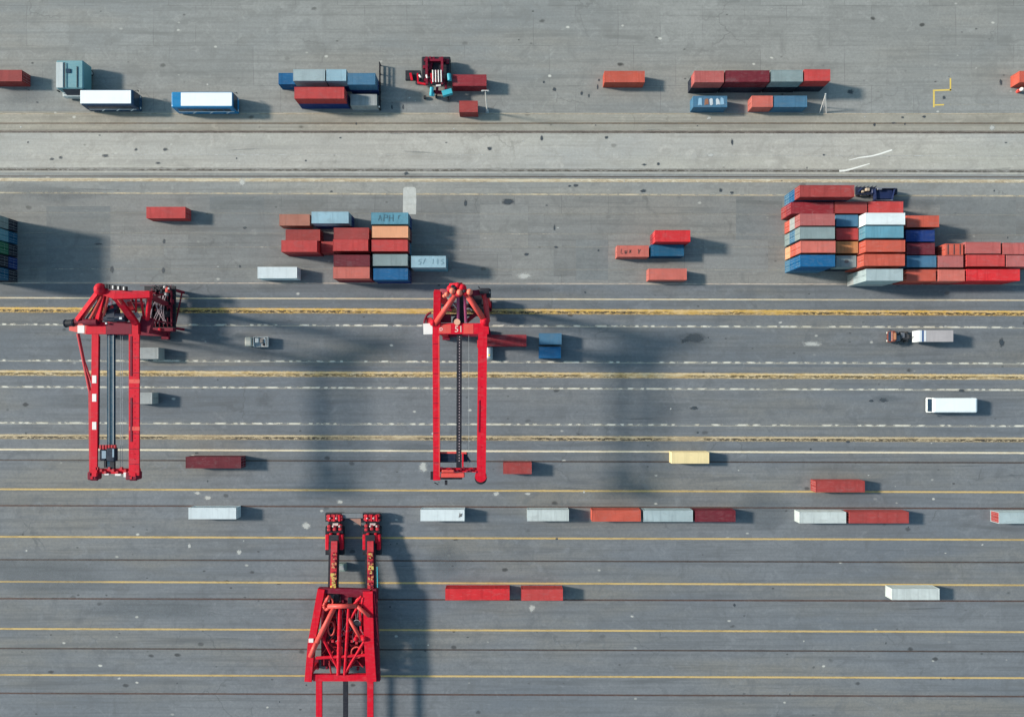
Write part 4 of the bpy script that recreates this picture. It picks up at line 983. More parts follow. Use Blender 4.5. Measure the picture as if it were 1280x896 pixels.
def crane_machinery(cr, x0, x1, y0, y1, h, seed):
    """open machinery deck on the land side: winches, hoses, fans"""
    rnd = random.Random(seed)
    a, b = tp(x0, y1, h), tp(x1, y0, h); cx, cy = (a.x + b.x) / 2, (a.y + b.y) / 2; lx, ly = b.x - a.x, b.y - a.y
    dk = MB(); dk.box((cx, cy, h - .9), (lx, ly, .3)); deck = cr.part('machinery_deck', dk, BLK)  # black and dark red of the deck parts also carry its shade
    dk = MB(); dk.box((cx, a.y + .35, h - .2), (lx, .7, 1.2)); cr.part('deck_girder', dk, DRED, deck)
    for k in range(22):
        xx, yy = rnd.uniform(a.x + .4, b.x - .4), rnd.uniform(a.y + 1, b.y - .6); e = MB(); e.cbox((xx, yy, h - .3), (rnd.uniform(.25, .8), rnd.uniform(.25, .9), rnd.uniform(.5, 1.3)), .06)
        cr.part('deck_unit', e, rnd.choice((DRED, BLK, BLK, NAV, GRYM if k % 7 == 0 else DRED)), deck)
    po = MB()
    for sx in (.06, .94):
        for sy in (.08, .92): po.box((a.x + lx * sx, a.y + ly * sy, (h - .9) / 2), (.55, .55, h - .9))
    po.beam((a.x + lx * .06, a.y + ly * .08, .6), (a.x + lx * .06, a.y + ly * .92, h - 1.2), .25, .25); po.beam((a.x + lx * .94, a.y + ly * .92, .6), (a.x + lx * .94, a.y + ly * .08, h - 1.2), .25, .25)
    cr.part('deck_post', po, DRED)
    w = MB()
    for i in range(3):
        xx = a.x + lx * (.30 + .24 * i); w.tube((xx - .5, a.y + ly * .38, h), (xx + .5, a.y + ly * .38, h), .72, 14)
        w.box((xx, a.y + ly * .62, h - .1), (.9, 1.3, 1.1))
    cr.part('winch', w, BLK, deck)
    w = MB()
    for i in range(7):
        xx = a.x + lx * (.12 + .13 * i); w.box((xx, cy, h - .55), (.14, ly * .8, .3))
    cr.part('deck_rib', w, DRED, deck)
    hs = MB()
    for i in range(11):
        xs = a.x + lx * (.12 + .075 * i + rnd.uniform(-.03, .03)); xe = a.x + lx * rnd.uniform(.2, .9); pts = []
        for k in range(6):
            u = k / 5; pts.append(Vector((xs + (xe - xs) * u + .4 * math.sin(u * 5 + i), a.y + ly * (.16 + .64 * u), h + .55 + .5 * math.sin(u * math.pi))))
        hs.path(pts, .06, 6)
    cr.part('hose', hs, HOSE, deck)
    for i in range(3):
        xx = a.x + lx * (.48 + .20 * i); fz = h + .9
        f = MB(); f.tube((xx, b.y - .7, fz - .4), (xx, b.y - .7, fz), .55, 14)
        for k in range(5):
            t_ = 2 * math.pi * k / 5 + i; f.beam((xx, b.y - .7, fz + .06), (xx + .75 * math.cos(t_), b.y - .7 + .75 * math.sin(t_), fz + .06), .3, .05)
        cr.part('fan', f, BLK, deck)
    e = MB(); e.cbox((a.x + lx * .86, b.y - 1.0, h + .7), (.6, 1.2, .9), .1); cr.part('motor', e, ORED, deck)
    e = MB(); e.ball((a.x + lx * .80, b.y - .5, h + 1.1), .28, 8, 5); e.ball((a.x + lx * .93, b.y - .8, h + 1.1), .22, 8, 5); cr.part('lamp', e, WHT, deck)
    e = MB(); e.cbox((a.x + lx * .6, a.y + .3, h + .55), (.5, .7, .5), .08); e.cbox((a.x + lx * .2, a.y + ly * .45, h + .4), (.5, .5, .6), .08); cr.part('gearbox', e, RED, deck)
    rl = MB()
    for yy in (a.y + .1, b.y - .1): rl.beam((a.x, yy, h + .9), (b.x, yy, h + .9), .06, .06)
    for k in range(6): rl.box((b.x - .1, a.y + ly * k / 5, h + .2), (.06, .06, 1.4))
    rl.beam((b.x - .1, a.y, h + .9), (b.x - .1, b.y, h + .9), .06, .06); cr.part('handrail', rl, DRED, deck)

# --- left crane
def left_crane():
    cr = Crane(130, 392, 'left red crane with a machinery deck full of hoses and a teal trolley beam')
    h = 20.0
    m = MB(); m.beam(tp(110, 410.3, h - .5), tp(174.5, 410.3, h - .5), 2.35, 1.0); cb = cr.part('crossbeam', m, RED)
    m = MB(); m.beam(tp(110, 410.3, h - .5), tp(88.5, 408.5, h - .5), 2.35, 1.0, w2=1.5, h2=.9); cr.part('beam_end', m, ORED, cb)
    a, b = tp(97, 416.3, h), tp(105.5, 406.7, h); m = MB(); m.box(((a.x + b.x) / 2, (a.y + b.y) / 2, h + .012), (b.x - a.x, b.y - a.y, .03)); cr.part('marking_panel', m, WHT, cb)
    a = tp(140, 405, h); m = MB(); m.box((a.x + 1.3, a.y - .85, h + .01), (5.0, 2.2, .03)); cr.part('painted_shade', m, DRED, cb)  # thin dark red sheet, shade painted onto the crossbeam
    # girders
    g = MB(); g.beam(tp(168, 417.6, h - .2), tp(168, 594, h - .2), 2.0, .34); bolts(g, tp(168, 420, h), tp(168, 590, h), 26, .05, .03); gr = cr.part('girder', g, RED)
    w = MB(); w.beam(tp(164.0, 497, h + .02), tp(164.0, 552, h + .02), .35, .05); w.beam(tp(163.8, 420, h + .02), tp(163.8, 470, h + .02), .35, .05); cr.part('walkway', w, DRED, gr)
    for k in range(9):
        sm_ = MB(); sm_.box(tp(168, 428 + 19 * k, h - .02), (1.96, .10, .05)); cr.part('weld_seam', sm_, DRED, gr)
    pl = MB(); pl.beam(tp(168, 474, h + .01), tp(168, 479, h + .01), 2.02, .05); pl.beam(tp(168, 533, h + .01), tp(168, 538, h + .01), 2.02, .05); cr.part('joint_plate', pl, ORED, gr)
    g = MB(); g.beam(tp(119.5, 418, h - .22), tp(117.6, 594, h - .22), 1.3, .34); gl = cr.part('girder', g, RED)
    m = MB()
    for y in (474, 497, 532): m.box(tp(117.8, y, h - .03), (.8, 1.5, .06))
    cr.part('marking_panel', m, WHT, gl)
    m = MB(); m.tube(tp(97.5, 417, h - .2), tp(113, 492, h - .4), .28, 10); m.tube(tp(103.5, 446, h - .3), tp(114.5, 478, h - .3), .2, 8); m.beam(tp(113, 488, h - .4), tp(114, 590, h - .6), .5, .5); cr.part('brace', m, RED2)
    m = MB(); m.beam(tp(123.5, 420, h - .5), tp(122.3, 560, h - .5), .5, .2); cr.part('side_walkway', m, BLK, gl)
    # trolley beam
    m = MB(); m.beam(tp(139.2, 408, h - .9), tp(139.2, 588, h - .9), 1.45, .4); tb = cr.part('trolley_beam', m, TBLU)
    m = MB(); m.beam(tp(141.6, 417, h - .65), tp(141.6, 558, h - .65), .13, .1); m.beam(tp(136.4, 417, h - .65), tp(136.4, 558, h - .65), .08, .1); cr.part('trolley_rail', m, GRYM, tb)
    m = MB(); m.tube(tp(150.5, 417, h - 1.0), tp(150.5, 586, h - 1.0), .035, 6); m.tube(tp(153, 417, h - 1.0), tp(153, 586, h - 1.0), .035, 6); cr.part('cable', m, GRYM)
    # boom tip
    m = MB(); m.beam(tp(114, 588.5, h - 1.0), tp(174, 588.5, h - 1.0), .95, 1.1); tip = cr.part('end_tie', m, RED)
    m = MB()
    for k in range(9): m.box(tp(122 + 5 * k, 585.2 + (k % 3) * 2.4, h - .3), (.4, .5, .5))
    cr.part('tip_fitting', m, RED2, tip)
    m = MB(); m.box(tp(157, 593, h - .4), (.5, .9, .5)); m.box(tp(148, 593, h - .4), (1.1, .4, .4)); m.box(tp(134, 592.5, h - .4), (.8, .3, .4)); cr.part('tip_lamp', m, WHT, tip)
    for x, w_ in ((118, 11), (167, 14)):
        m = MB(); m.cbox(tp(x, 594, h - .9), (w_ * .167, 1.6, 1.7), .2); m.tube(tp(x - 4, 598, h - .5), tp(x + 4, 598, h - .5), .4); cr.part('buffer', m, DRED, tip)
        m = MB(); m.box(tp(x, 593, h - .1), (.9, .7, .3)); m.box(tp(x - 3, 597, h - .1), (.4, .4, .3)); cr.part('buffer_cap', m, RED, tip)
    # trolley parked near the tip
    m = MB(); m.cbox(tp(140, 568, h - .2), (1.6, 2.6, 1.1), .15); m.cbox(tp(130, 568, h - .8), (1.2, 2.2, 1.0), .15); tr = cr.part('trolley', m, NAV)
    m = MB(); m.box(tp(130, 568, h - .25), (.8, 1.5, .08)); m.box(tp(141.5, 566, h + .37), (.3, 1.6, .06)); cr.part('trolley_window', m, paint('cab_window_pale', (.25, .32, .38), .25, .2, rust=0), tr)
    m = MB()
    for k in range(6): m.box(tp(126 + 3.6 * k, 558.5, h - .3), (.32, .8, .5))
    cr.part('trolley_buffer', m, RED2, tr)
    m = MB(); m.box(tp(132, 579, h - .8), (.4, 1.6, .4)); m.box(tp(141, 579, h - .5), (.8, 2.0, .5)); cr.part('trolley_arm', m, BLK, tr)
    # head frame over the legs
    ah = 24.5
    m = MB(); m.ball(tp(126, 361.5, ah), 1.15, 14, 8); m.tube(tp(122, 366, ah - .4), tp(131, 359, ah - .2), .8, 12); hub = cr.part('head_hub', m, RED, smooth=True)
    m = MB(); m.beam(tp(132, 366, ah - .3), tp(146, 369.3, ah - .4), 1.1, 1.1, w2=1.6, h2=1.3); m.beam(tp(145, 369, ah - .4), tp(189, 368.3, ah - .8), 1.6, 1.3, w2=1.25); cr.part('head_beam', m, RED)
    m = MB()
    m.beam(tp(122.5, 366, ah), tp(97, 400, h - .1), .75, .75); m.beam(tp(131, 362, ah + .3), tp(122, 401, h), .75, .6); m.beam(tp(126, 365, ah - .6), tp(124, 398, h - .2), .9, .5)
    m.beam(tp(145, 371, ah - .5), tp(170, 404, h - .1), 1.1, .8); cr.part('stay', m, RED)
    m = MB(); m.tube(tp(124, 368, ah - .3), tp(103.5, 399, h + .1), .17, 8); m.tube(tp(127, 370, ah - .3), tp(112, 400, h + .1), .22, 8); m.tube(tp(135, 369, ah - .4), tp(128.5, 400, h + .1), .24, 8); m.tube(tp(148, 373, ah - .4), tp(163, 397, h + .1), .32, 8); m.tube(tp(130, 366, ah), tp(117, 398, h + .1), .2, 8)
    cr.part('stay_cover', m, ORED)
    m = MB(); m.tube(tp(124.5, 374, ah - 1.2), tp(107, 400, h + .1), .14, 8); m.tube(tp(133, 374, ah - 1), tp(118, 400, h), .1, 8); cr.part('stay_cable', m, BLK)
    m = MB(); m.beam(tp(94.5, 401, h - .2), tp(126, 402.2, h - .2), .9, 1.0); m.tube(tp(105, 402.6, h + .35), tp(122, 402.6, h + .35), .65, 12); cr.part('rear_beam', m, DRED)
    m = MB(); m.tube(tp(81.5, 404.5, h - .3), tp(94, 403.5, h - .3), .72, 14); rl = cr.part('cable_reel', m, BLK)
    m = MB(); m.tube(tp(82.2, 404.4, h - .3), tp(82.9, 404.4, h - .3), .8, 14); m.tube(tp(92, 403.7, h - .3), tp(92.7, 403.7, h - .3), .8, 14); cr.part('reel_flange', m, NAV, rl)
    # hoist gear between stays
    m = MB(); m.cbox(tp(141, 392, h + .4), (2.0, 2.2, 1.6), .25); m.tube(tp(146, 397, h + .7), tp(158, 397, h + .7), .85, 14); m.cbox(tp(139, 398, h + .3), (2.6, 1.2, 1.3), .2); m.tube(tp(137, 385, h + 1), tp(147, 383, h + 1), .6); ho = cr.part('hoist', m, NAV)
    m = MB(); m.ball(tp(137.5, 377, h + 2.2), .5, 10, 6, (1, 1.5, 1)); m.tube(tp(133.7, 374, h + 2), tp(133.7, 382, h + 1.6), .16); m.box(tp(151, 397.8, h + 1.6), (.5, .4, .2)); m.box(tp(133, 404.2, h + .4), (.3, .3, .3)); cr.part('hoist_motor', m, paint('silver_motor', (.6, .62, .63), .35, .3, metallic=.4), ho)
    m = MB(); m.beam(tp(133, 386, h + 1), tp(142, 383.5, h + 1.5), .5, .5); cr.part('hoist_guard', m, RED2, ho)
    m = MB(); m.beam(tp(156, 373, h + 1.5), tp(171, 398, h), 1.5, .3); pnl = cr.part('access_panel', m, paint('panel_dusty', (.40, .33, .32), .6, .4)); m = MB(); m.beam(tp(161, 377, h + 1.75), tp(166, 388, h + .9), .8, .3); cr.part('panel_cover', m, RED2, pnl)
    # row of fittings on top of the head beam
    m = MB()
    for k in range(8): m.box(tp(133.5 + 3.4 * k, 358 + .4 * k, ah + .2), (.34, .8, .7))
    cr.part('head_fitting', m, BLK)
    m = MB()
    for k in (2, 4, 6): m.box(tp(135.2 + 3.4 * k, 358.5 + .4 * k, ah + .3), (.25, .6, .6))
    cr.part('head_lamp', m, WHT)
    m = MB(); m.tube(tp(187.5, 370, ah - 1), tp(184, 399, h - .4), .42, 12); m.beam(tp(176, 372, ah - 1.6), tp(180, 398, h - .6), .3, .3); m.beam(tp(170, 372, ah - 1.6), tp(170, 398, h - .6), .25, .25); cr.part('back_post', m, RED)
    m = MB(); m.beam(tp(176, 404, h - 1.2), tp(190, 408, h - 1.2), 3.0, 1.0); m.beam(tp(180, 398, h - 2), tp(190, 404, 6.0), .35, .35); m.beam(tp(186, 372, ah - 2), tp(204, 368, 6.0), .3, .3); m.beam(tp(184, 399, h - 1), tp(212, 404, 6.2), .3, .3); cr.part('bracket', m, DRED)
    crane_machinery(cr, 178, 217, 357, 414, 5.0, 3)
    # legs down to the rails
    tops = ((97, 408, h - 1, 138, 416), (168, 410, h - 1, 206, 418), (127, 366, ah - 1.2, 160, 380), (186, 370, ah - 1.6, 212, 382))
    feet = []
    for x, y, hh, fx, fy in tops:
        p = tp(x, y, hh); f = tp(fx, fy, 1.3); feet.append(f); m = MB(); m.beam(p, f, .8, .9, up=(1, 0, 0)); cr.part('leg', m, DRED); cr.bogie(f)
    m = MB(); m.beam(feet[0], feet[1], .8, .9); cr.part('sill_beam', m, DRED); m = MB(); m.beam(feet[2], feet[3], .8, .9); cr.part('sill_beam', m, DRED)
left_crane()

# --- centre crane
def centre_crane():
    cr = Crane(575, 392, 'centre red crane with a black trolley beam between two straight girders')
    h = 20.0; ah = 24.0
    m = MB(); m.beam(tp(541, 411, h - .5), tp(611, 411, h - .5), 2.1, 1.0); cb = cr.part('crossbeam', m, RED)
    m = MB(); m.beam(tp(541, 411, h - .5), tp(529.5, 411.5, h - .5), 2.1, 1.0); cr.part('beam_end', m, WHT, cb)
    m = MB(); a = tp(585.5, 411, h); m.box((a.x, a.y, h + .01), (1.9, 1.9, .03)); a = tp(556, 411, h); m.box((a.x, a.y, h + .008), (2.4, 1.7, .02)); cr.part('face_plate', m, ORED, cb)
    cu = bpy.data.curves.new('lettering', 'FONT'); cu.body = '51'; cu.size = 1.9; cu.extrude = .01; cu.resolution_u = 2; cu.offset = .03
    ob = bpy.data.objects.new('lettering', cu); C.objects.link(ob); dg = bpy.context.evaluated_depsgraph_get(); me = bpy.data.meshes.new_from_object(ob.evaluated_get(dg)); bpy.data.objects.remove(ob)
    me.materials.clear(); me.materials.append(paint('faded_number', (.72, .46, .40), .6, .6, rust=.5)); o = bpy.data.objects.new('lettering', me); C.objects.link(o); o.parent = cb; o.location = tp(568.2, 415, h + .03) - cr.o; o.scale = (.85, .9, 1)
    cu = bpy.data.curves.new('lettering', 'FONT'); cu.body = 'D'; cu.size = .9; cu.extrude = .01; ob = bpy.data.objects.new('lettering', cu); C.objects.link(ob); dg = bpy.context.evaluated_depsgraph_get(); me = bpy.data.meshes.new_from_object(ob.evaluated_get(dg)); bpy.data.objects.remove(ob)
    me.materials.clear(); me.materials.append(WHT); o = bpy.data.objects.new('lettering', me); C.objects.link(o); o.parent = cb; o.location = tp(549.2, 413.4, h + .03) - cr.o
    # girders
    g = MB(); g.beam(tp(545, 417.6, h - .2), tp(546, 600, h - .2), 1.35, .34); gl = cr.part('girder', g, RED)
    for k in range(9):
        sm_ = MB(); sm_.box(tp(545.2 + .1 * k, 430 + 18.5 * k, h - .02), (1.3, .10, .05)); cr.part('weld_seam', sm_, DRED, gl)
    m = MB(); m.beam(tp(548.6, 420, h + .02), tp(549.3, 596, h + .02), .18, .05); cr.part('girder_edge', m, ORED, gl)
    g = MB(); g.beam(tp(603.5, 405, h - .2), tp(601.5, 598, h - .2), 1.75, .34); gr = cr.part('girder', g, RED)
    m = MB(); m.beam(tp(599.5, 500, h + .02), tp(599, 540, h + .02), .2, .05); bolts(m, tp(602, 440, h), tp(601.5, 590, h), 12, .05, .03); cr.part('girder_edge', m, DRED, gr)
    m = MB(); m.box(tp(597.8, 430, h - .6), (.4, 1.5, .5)); m.box(tp(598.4, 480, h - .6), (.25, 5, .5)); cr.part('side_walkway', m, RED2, gr)
    # trolley beam
    m = MB(); m.beam(tp(574.3, 405, h - .8), tp(573.6, 585, h - .8), 1.0, .4); tb = cr.part('trolley_beam', m, BLK)
    m = MB()
    for k in range(44): m.box(tp(574.4 - .01 * k, 421 + 3.6 * k, h - .58), (.16, .22, .06))
    cr.part('trolley_rail', m, HOSE, tb)
    m = MB(); m.tube(tp(586, 418, h - 1), tp(586, 585, h - 1), .03, 6); cr.part('cable', m, GRYM)
    # boom tip
    m = MB(); m.beam(tp(546, 587, h - .9), tp(604, 587, h - .9), .8, 1.0); tip = cr.part('end_tie', m, RED)
    m = MB(); m.cbox(tp(566, 593.5, h - .5), (4.6, .9, .9), .1); m.cbox(tp(560, 588.5, h - .2), (2.4, .5, .5), .1); cr.part('tip_housing', m, ORED, tip)
    m = MB()
    for k in range(12): m.box(tp(552 + 4.0 * k, 584.8 + (k * 5 % 7) * .8, h - .2), (.34, .38, .4))
    cr.part('tip_fitting', m, DRED, tip)
    m = MB(); m.box(tp(558, 597.5, h - 1.4), (6.2, .4, .4)); m.box(tp(557.6, 603, h - 1.5), (.5, .9, .4)); m.tube(tp(543, 603, h - 1.5), tp(548, 605.5, h - 1.5), .1); m.box(tp(540, 594, h - 1.3), (.5, 1.6, .6)); cr.part('tip_bumper', m, BLK, tip)
    m = MB(); m.tube(tp(601, 595, h - 1.8), tp(601, 595, h - .05), 1.15, 18); cr.part('end_sheave', m, RED, tip)
    m = MB(); m.tube(tp(601, 597.5, h - 1.9), tp(601, 597.5, h - 1.0), 1.2, 18); cr.part('sheave_base', m, BLK, tip)
    m = MB(); m.cbox(tp(560, 571.5, h - 1.2), (3.4, 1.9, .9), .15); tr = cr.part('trolley', m, NAV)  # navy block stands in for dark shading near the boom tip
    m = MB(); m.box(tp(561, 565.5, h - .8), (3.8, .35, .3)); m.box(tp(580, 566, h - .8), (1.0, .4, .4)); cr.part('trolley_buffer', m, ORED, tr)
    m = MB(); m.box(tp(578.5, 575, h - .6), (.3, 2.6, .4)); cr.part('trolley_arm', m, RED, tr); m = MB(); m.box(tp(582, 571, h - 1.1), (.8, 1.8, .6)); m.beam(tp(580, 566, h - 1.1), tp(588, 577, h - 1.1), .4, .4); cr.part('trolley_frame', m, NAV, tr)
    # head frame
    m = MB(); m.beam(tp(547, 363.5, ah - 1.4), tp(546.3, 408, h - .6), 1.35, 1.3); cr.part('head_post', m, RED)
    m = MB(); m.tube(tp(606, 364, ah - 1.4), tp(609.5, 402, h - .5), .5, 12); cr.part('head_post', m, RED2)
    m = MB(); m.tube(tp(571, 366, ah), tp(543.5, 405, h), .52, 12); m.tube(tp(581, 364, ah), tp(606.5, 402, h), .55, 12); st = cr.part('stay', m, ORED, smooth=True)
    m = MB(); m.ball(tp(541.5, 403.5, h + .1), .7, 10, 6); m.ball(tp(606, 401.5, h + .1), .95, 12, 7); cr.part('stay_foot', m, RED, smooth=True)
    m = MB(); m.tube(tp(572.5, 368, ah - .6), tp(572.7, 399, h), .3, 10); m.tube(tp(580.5, 368, ah - .6), tp(582.5, 402, h), .27, 10); cr.part('hoist_tube', m, paint('tube_plum', (.28, .05, .12), .4, .3))
    m = MB(); m.tube(tp(571.3, 402.5, h - .4), tp(571.3, 402.5, h + .35), .62, 16); cr.part('sheave', m, paint('sheave_peach', (.8, .42, .28), .5, .3))
    m = MB(); m.tube(tp(571.3, 401, h - .8), tp(571.3, 401, h - .1), .9, 16); m.box(tp(577, 385, h - .8), (1.0, 6.0, .6)); cr.part('sheave_block', m, BLK)
    m = MB()
    for x, y, r_ in ((563, 361, .7), (567, 364, .75), (573.5, 366, .8), (572, 358, .75), (578, 360, .8), (569, 357.5, .6), (582, 366, .7)): m.ball(tp(x, y, ah + .1), r_, 12, 7)
    m.tube(tp(562, 357.5, ah), tp(578, 356.5, ah), .5, 10); cr.part('head_hub', m, RED, smooth=True)
    m = MB()
    for x, y, r_ in ((574.5, 365.5, .62), (565.5, 363.5, .62), (587, 365, .62)): m.ball(tp(x, y, ah + .55), r_, 12, 7)
    m.ball(tp(558.5, 368, ah - .2), .5, 8, 6); m.ball(tp(555.5, 370, ah - .5), .4, 8, 6); cr.part('hub_cap', m, paint('cap_coral', (.68, .17, .11), .45, .3), smooth=True)
    m = MB()
    for x, y in ((568.5, 360), (580.5, 364), (566, 358.2)): m.ball(tp(x, y, ah + .65), .38, 8, 5)
    cr.part('hub_gap_shade', m, BLK)  # black balls stand in for shade in the gaps of the hub
    m = MB(); m.beam(tp(551, 364.5, ah - 1.6), tp(561, 365, ah - .6), .9, .7); m.beam(tp(588, 366.5, ah - .5), tp(604, 365.5, ah - 1.4), 1.0, .7); cr.part('head_beam', m, DRED)
    m = MB(); m.cbox(tp(606, 364, ah - 1.0), (1.9, 1.0, 1.4), .1); m.box(tp(611, 367, ah - 1.6), (.8, 1.6, .8)); m.beam(tp(598, 358, ah - 1), tp(601, 363, ah - 1), .2, .2); cr.part('head_motor', m, BLK)
    m = MB(); m.box(tp(610, 365.3, ah - .6), (.8, .4, .3)); cr.part('lamp', m, WHT)
    # inner gear
    m = MB(); m.box(tp(556, 398, h - 1.1), (2.4, 1.6, 1.2)); m.beam(tp(583, 402, h - 1), tp(598, 390, h - 1), .7, .6); m.beam(tp(556, 390, h - 1.2), tp(552, 400, h - 1.2), .5, .5); cr.part('hoist', m, DRED)
    m = MB(); m.box(tp(594, 376, h - 2), (2.6, 3.6, 1.0)); m.tube(tp(590, 384, h - 1.6), tp(602, 384, h - 1.6), .5); m.box(tp(578, 382, h - 2.5), (8.6, .4, .5)); m.box(tp(578, 394, h - 2.5), (8.6, .4, .5)); cr.part('inner_frame', m, BLK)
    m = MB(); m.path([tp(582, 386, h), tp(587, 385.5, h + .3), tp(590, 388, h)], .1, 6); m.tube(tp(566, 380, h - .4), tp(571, 386, h - .4), .08); cr.part('hose', m, WHT)
    m = MB(); pts = [tp(530.5 + 8.5 * (1 - math.cos(u)), 405 - 14 * math.sin(u), h - 1.2) for u in [k * math.pi / 14 for k in range(8)]]; m.path(pts, .22, 8); cr.part('guard_ring', m, DRED); m = MB(); m.cbox(tp(537, 401, h - 1.8), (1.2, 1.2, 1.0), .1); cr.part('winch', m, RED2)
    m = MB(); m.beam(tp(607.8, 404, h - 1.0), tp(611.5, 420, h - 1.2), .8, 1.2); cr.part('bracket', m, DRED)
    tops = ((546, 410, h - 1), (604, 410, h - 1), (547, 366, ah - 2), (605.5, 366, ah - 2)); feet = []
    for x, y, hh in tops:
        p = tp(x, y, hh); f = Vector((p.x, p.y, 1.3)); feet.append(f); m = MB(); m.beam(p, f, 1.0, 1.2, up=(1, 0, 0)); cr.part('leg', m, RED); cr.bogie(f)
    for a, b in ((0, 1), (2, 3)): m = MB(); m.beam(feet[a], feet[b], .8, .9); cr.part('sill_beam', m, DRED)
    # added black box under the girder, there to shade the lane
    m = MB(); m.box(tp(607, 384, 2.9), (1.6, 4.6, 2.6)); m.box(tp(607, 384, .9), (.8, 2.0, 1.8)); cr.part('shadow_box', m, BLK)
centre_crane()

# --- bottom crane
def bottom_crane():
    cr = Crane(436, 740, 'bottom red crane with twin wheeled legs and hose-filled frame')
    h = 5.6
    # wheel trucks on the ground
    for cx_ in (418.5, 465):
        base = MB()
        for dy in (643, 660, 680): base.box(tp(cx_, dy + 3, 1.5), (4.1, 1.9 if dy < 680 else 3.6, 1.2), taper=.94)
        base.box(tp(cx_, 664, 1.0), (2.6, 7.0, .8)); tk = cr.part('wheel_truck', base, BLK)
        rb = MB(); rnd = random.Random(int(cx_))
        for row, n in ((645, 4), (649, 4), (657, 3), (661, 3)):
            for k in range(n):
                x = cx_ - 10.5 + 21 * (k + .5) / n; rb.cbox(tp(x, row + rnd.uniform(-.8, .8), 2.3), (.75, .66, .7), .15)
        cr.part('drive_motor', rb, RED2, tk)
        rb = MB()
        for k in range(3): rb.tube(tp(cx_ - 6 + 6 * k, 643, 2.5), tp(cx_ - 6.5 + 6.4 * k, 651, 2.5), .3, 8)
        for sx in (-9, 8.5): rb.cbox(tp(cx_ + sx, 677, 2.2), (.8, 3.4, .9), .1); rb.cbox(tp(cx_ + sx * .55, 672, 2.4), (.6, 2.2, .8), .1)
        cr.part('side_case', rb, RED, tk)
        rb = MB()
        for k in range(4): rb.ball(tp(cx_ - 6 + 4 * k, 647.5 + (k % 2) * 10, 2.6), .26, 8, 5)
        rb.box(tp(cx_ + 1, 655, 2.4), (1.2, .5, .4)); cr.part('lamp', rb, paint('fitting_pale', (.55, .42, .38), .5, .4), tk)
        for k in range(4):
            p = tp(cx_, 645 + 12 * k, 0)
            for s_ in (-1, 1): cr.part('wheel', MB().tube((p.x + s_ * 1.2 - .2, p.y, .5), (p.x + s_ * 1.2 + .2, p.y, .5), .5, 14), rubber, tk)
    # cross tie
    m = MB(); m.beam(tp(428, 644, 1.8), tp(454, 644, 1.8), 1.0, .8); m.box(tp(441, 641.5, 1.4), (13.0, .3, .4)); cr.part('cross_tie', m, paint('tie_grey', (.16, .17, .18), .5, .4))
    a, b, c_ = tp(437, 648, 2.0), tp(451, 648, 2.0), tp(451, 657, 2.0); m = MB(); m.prism([(a.x, a.y), (c_.x, c_.y), (b.x, b.y)], 1.8, 2.0); cr.part('gusset', m, paint('gusset_brown', (.30, .16, .12), .6, .4))
    # raking legs
    for x0, x1 in ((418, 416.5), (463, 463.5)):
        m = MB(); m.beam(tp(x0, 668, 2.4), tp(x1, 742, h - 1.5), 2.1, 1.0); lg = cr.part('leg', m, BLK)
        m = MB(); m.beam(tp(x0, 676, 3.3), tp(x1, 740, h - .92), 1.35, .4); cr.part('leg_walkway', m, RED2, lg)
        rq = random.Random(int(x0)); sets = {}
        for k in range(70):
            u = rq.random(); q = tp(x0, 690, 4.1).lerp(tp(x1, 739, h - .7), u)
            kind = rq.choice('yo' if u > .55 else 'ord') if x0 < 430 else rq.choice('oydr')
            sets.setdefault(kind, MB()).box((q.x + rq.uniform(-.45, .45), q.y, q.z - .02 + rq.uniform(0, .1)), (rq.uniform(.2, .6), rq.uniform(.2, .6), .2))
        for kind, mm in sets.items():
            cr.part('step', mm, {'y': paint('step_yellow', (.55, .40, .10), .6, .6), 'o': paint('step_orange', (.52, .20, .10), .6, .6), 'r': RED2, 'd': DRED}[kind], lg)
    m = MB(); m.beam(tp(416, 722, h - 1.5), tp(415.5, 738, h - .75), .85, .3); cr.part('landing', m, YEL)
    m = MB(); m.tube(tp(471.5, 708, 4.5), tp(472, 734, 5), .1); cr.part('pipe', m, CYAN)
    # body frame
    m = MB(); m.beam(tp(402.5, 735, h - .5), tp(390, 803, h - .4), 1.5, 1.3); m.beam(tp(390, 803, h - .4), tp(386, 850, h - .4), 1.5, 1.3); cr.part('girder', m, RED)
    m = MB(); m.beam(tp(460.5, 738, h - .5), tp(462, 803, h - .4), 2.1, 1.3); m.beam(tp(462, 803, h - .4), tp(465, 850, h - .4), 2.1, 1.3); cr.part('girder', m, RED)
    m = MB(); m.beam(tp(468.5, 735, h - .9), tp(473, 850, h - .9), .8, 1.0); cr.part('girder', m, DRED)
    m = MB(); m.beam(tp(400, 737, h - .7), tp(463, 739, h - .7), 1.1, 1.0); cr.part('crossbeam', m, DRED)
    m = MB(); m.box(tp(444, 745, h - 1.6), (6.4, 3.0, .5)); cr.part('deck', m, DRED); m = MB(); m.box(tp(429, 792, h - 2.2), (9.6, 14, .4)); cr.part('grating', m, DRED)
    rnd = random.Random(21); m = MB()
    for k in range(52):
        x = rnd.uniform(408, 456); y = rnd.uniform(752, 832); dx_, dy_ = rnd.choice(((0, 14), (8, 9), (-7, 10), (3, 16), (14, 2)))
        z = h - rnd.uniform(.5, 1.4); m.tube(tp(x - (y - 756) * .12, y, z), tp(x + dx_ - (y - 756) * .12, y + dy_, z), rnd.uniform(.09, .17), 6)
    cr.part('hose', m, RED2)
    m = MB()
    for k in range(26):
        x = rnd.uniform(410, 456); y = rnd.uniform(748, 836); m.cbox(tp(x - (y - 756) * .1, y, h - 1.3), (rnd.uniform(.4, 1.0), rnd.uniform(.4, .9), .7), .08)
    cr.part('valve_box', m, DRED)
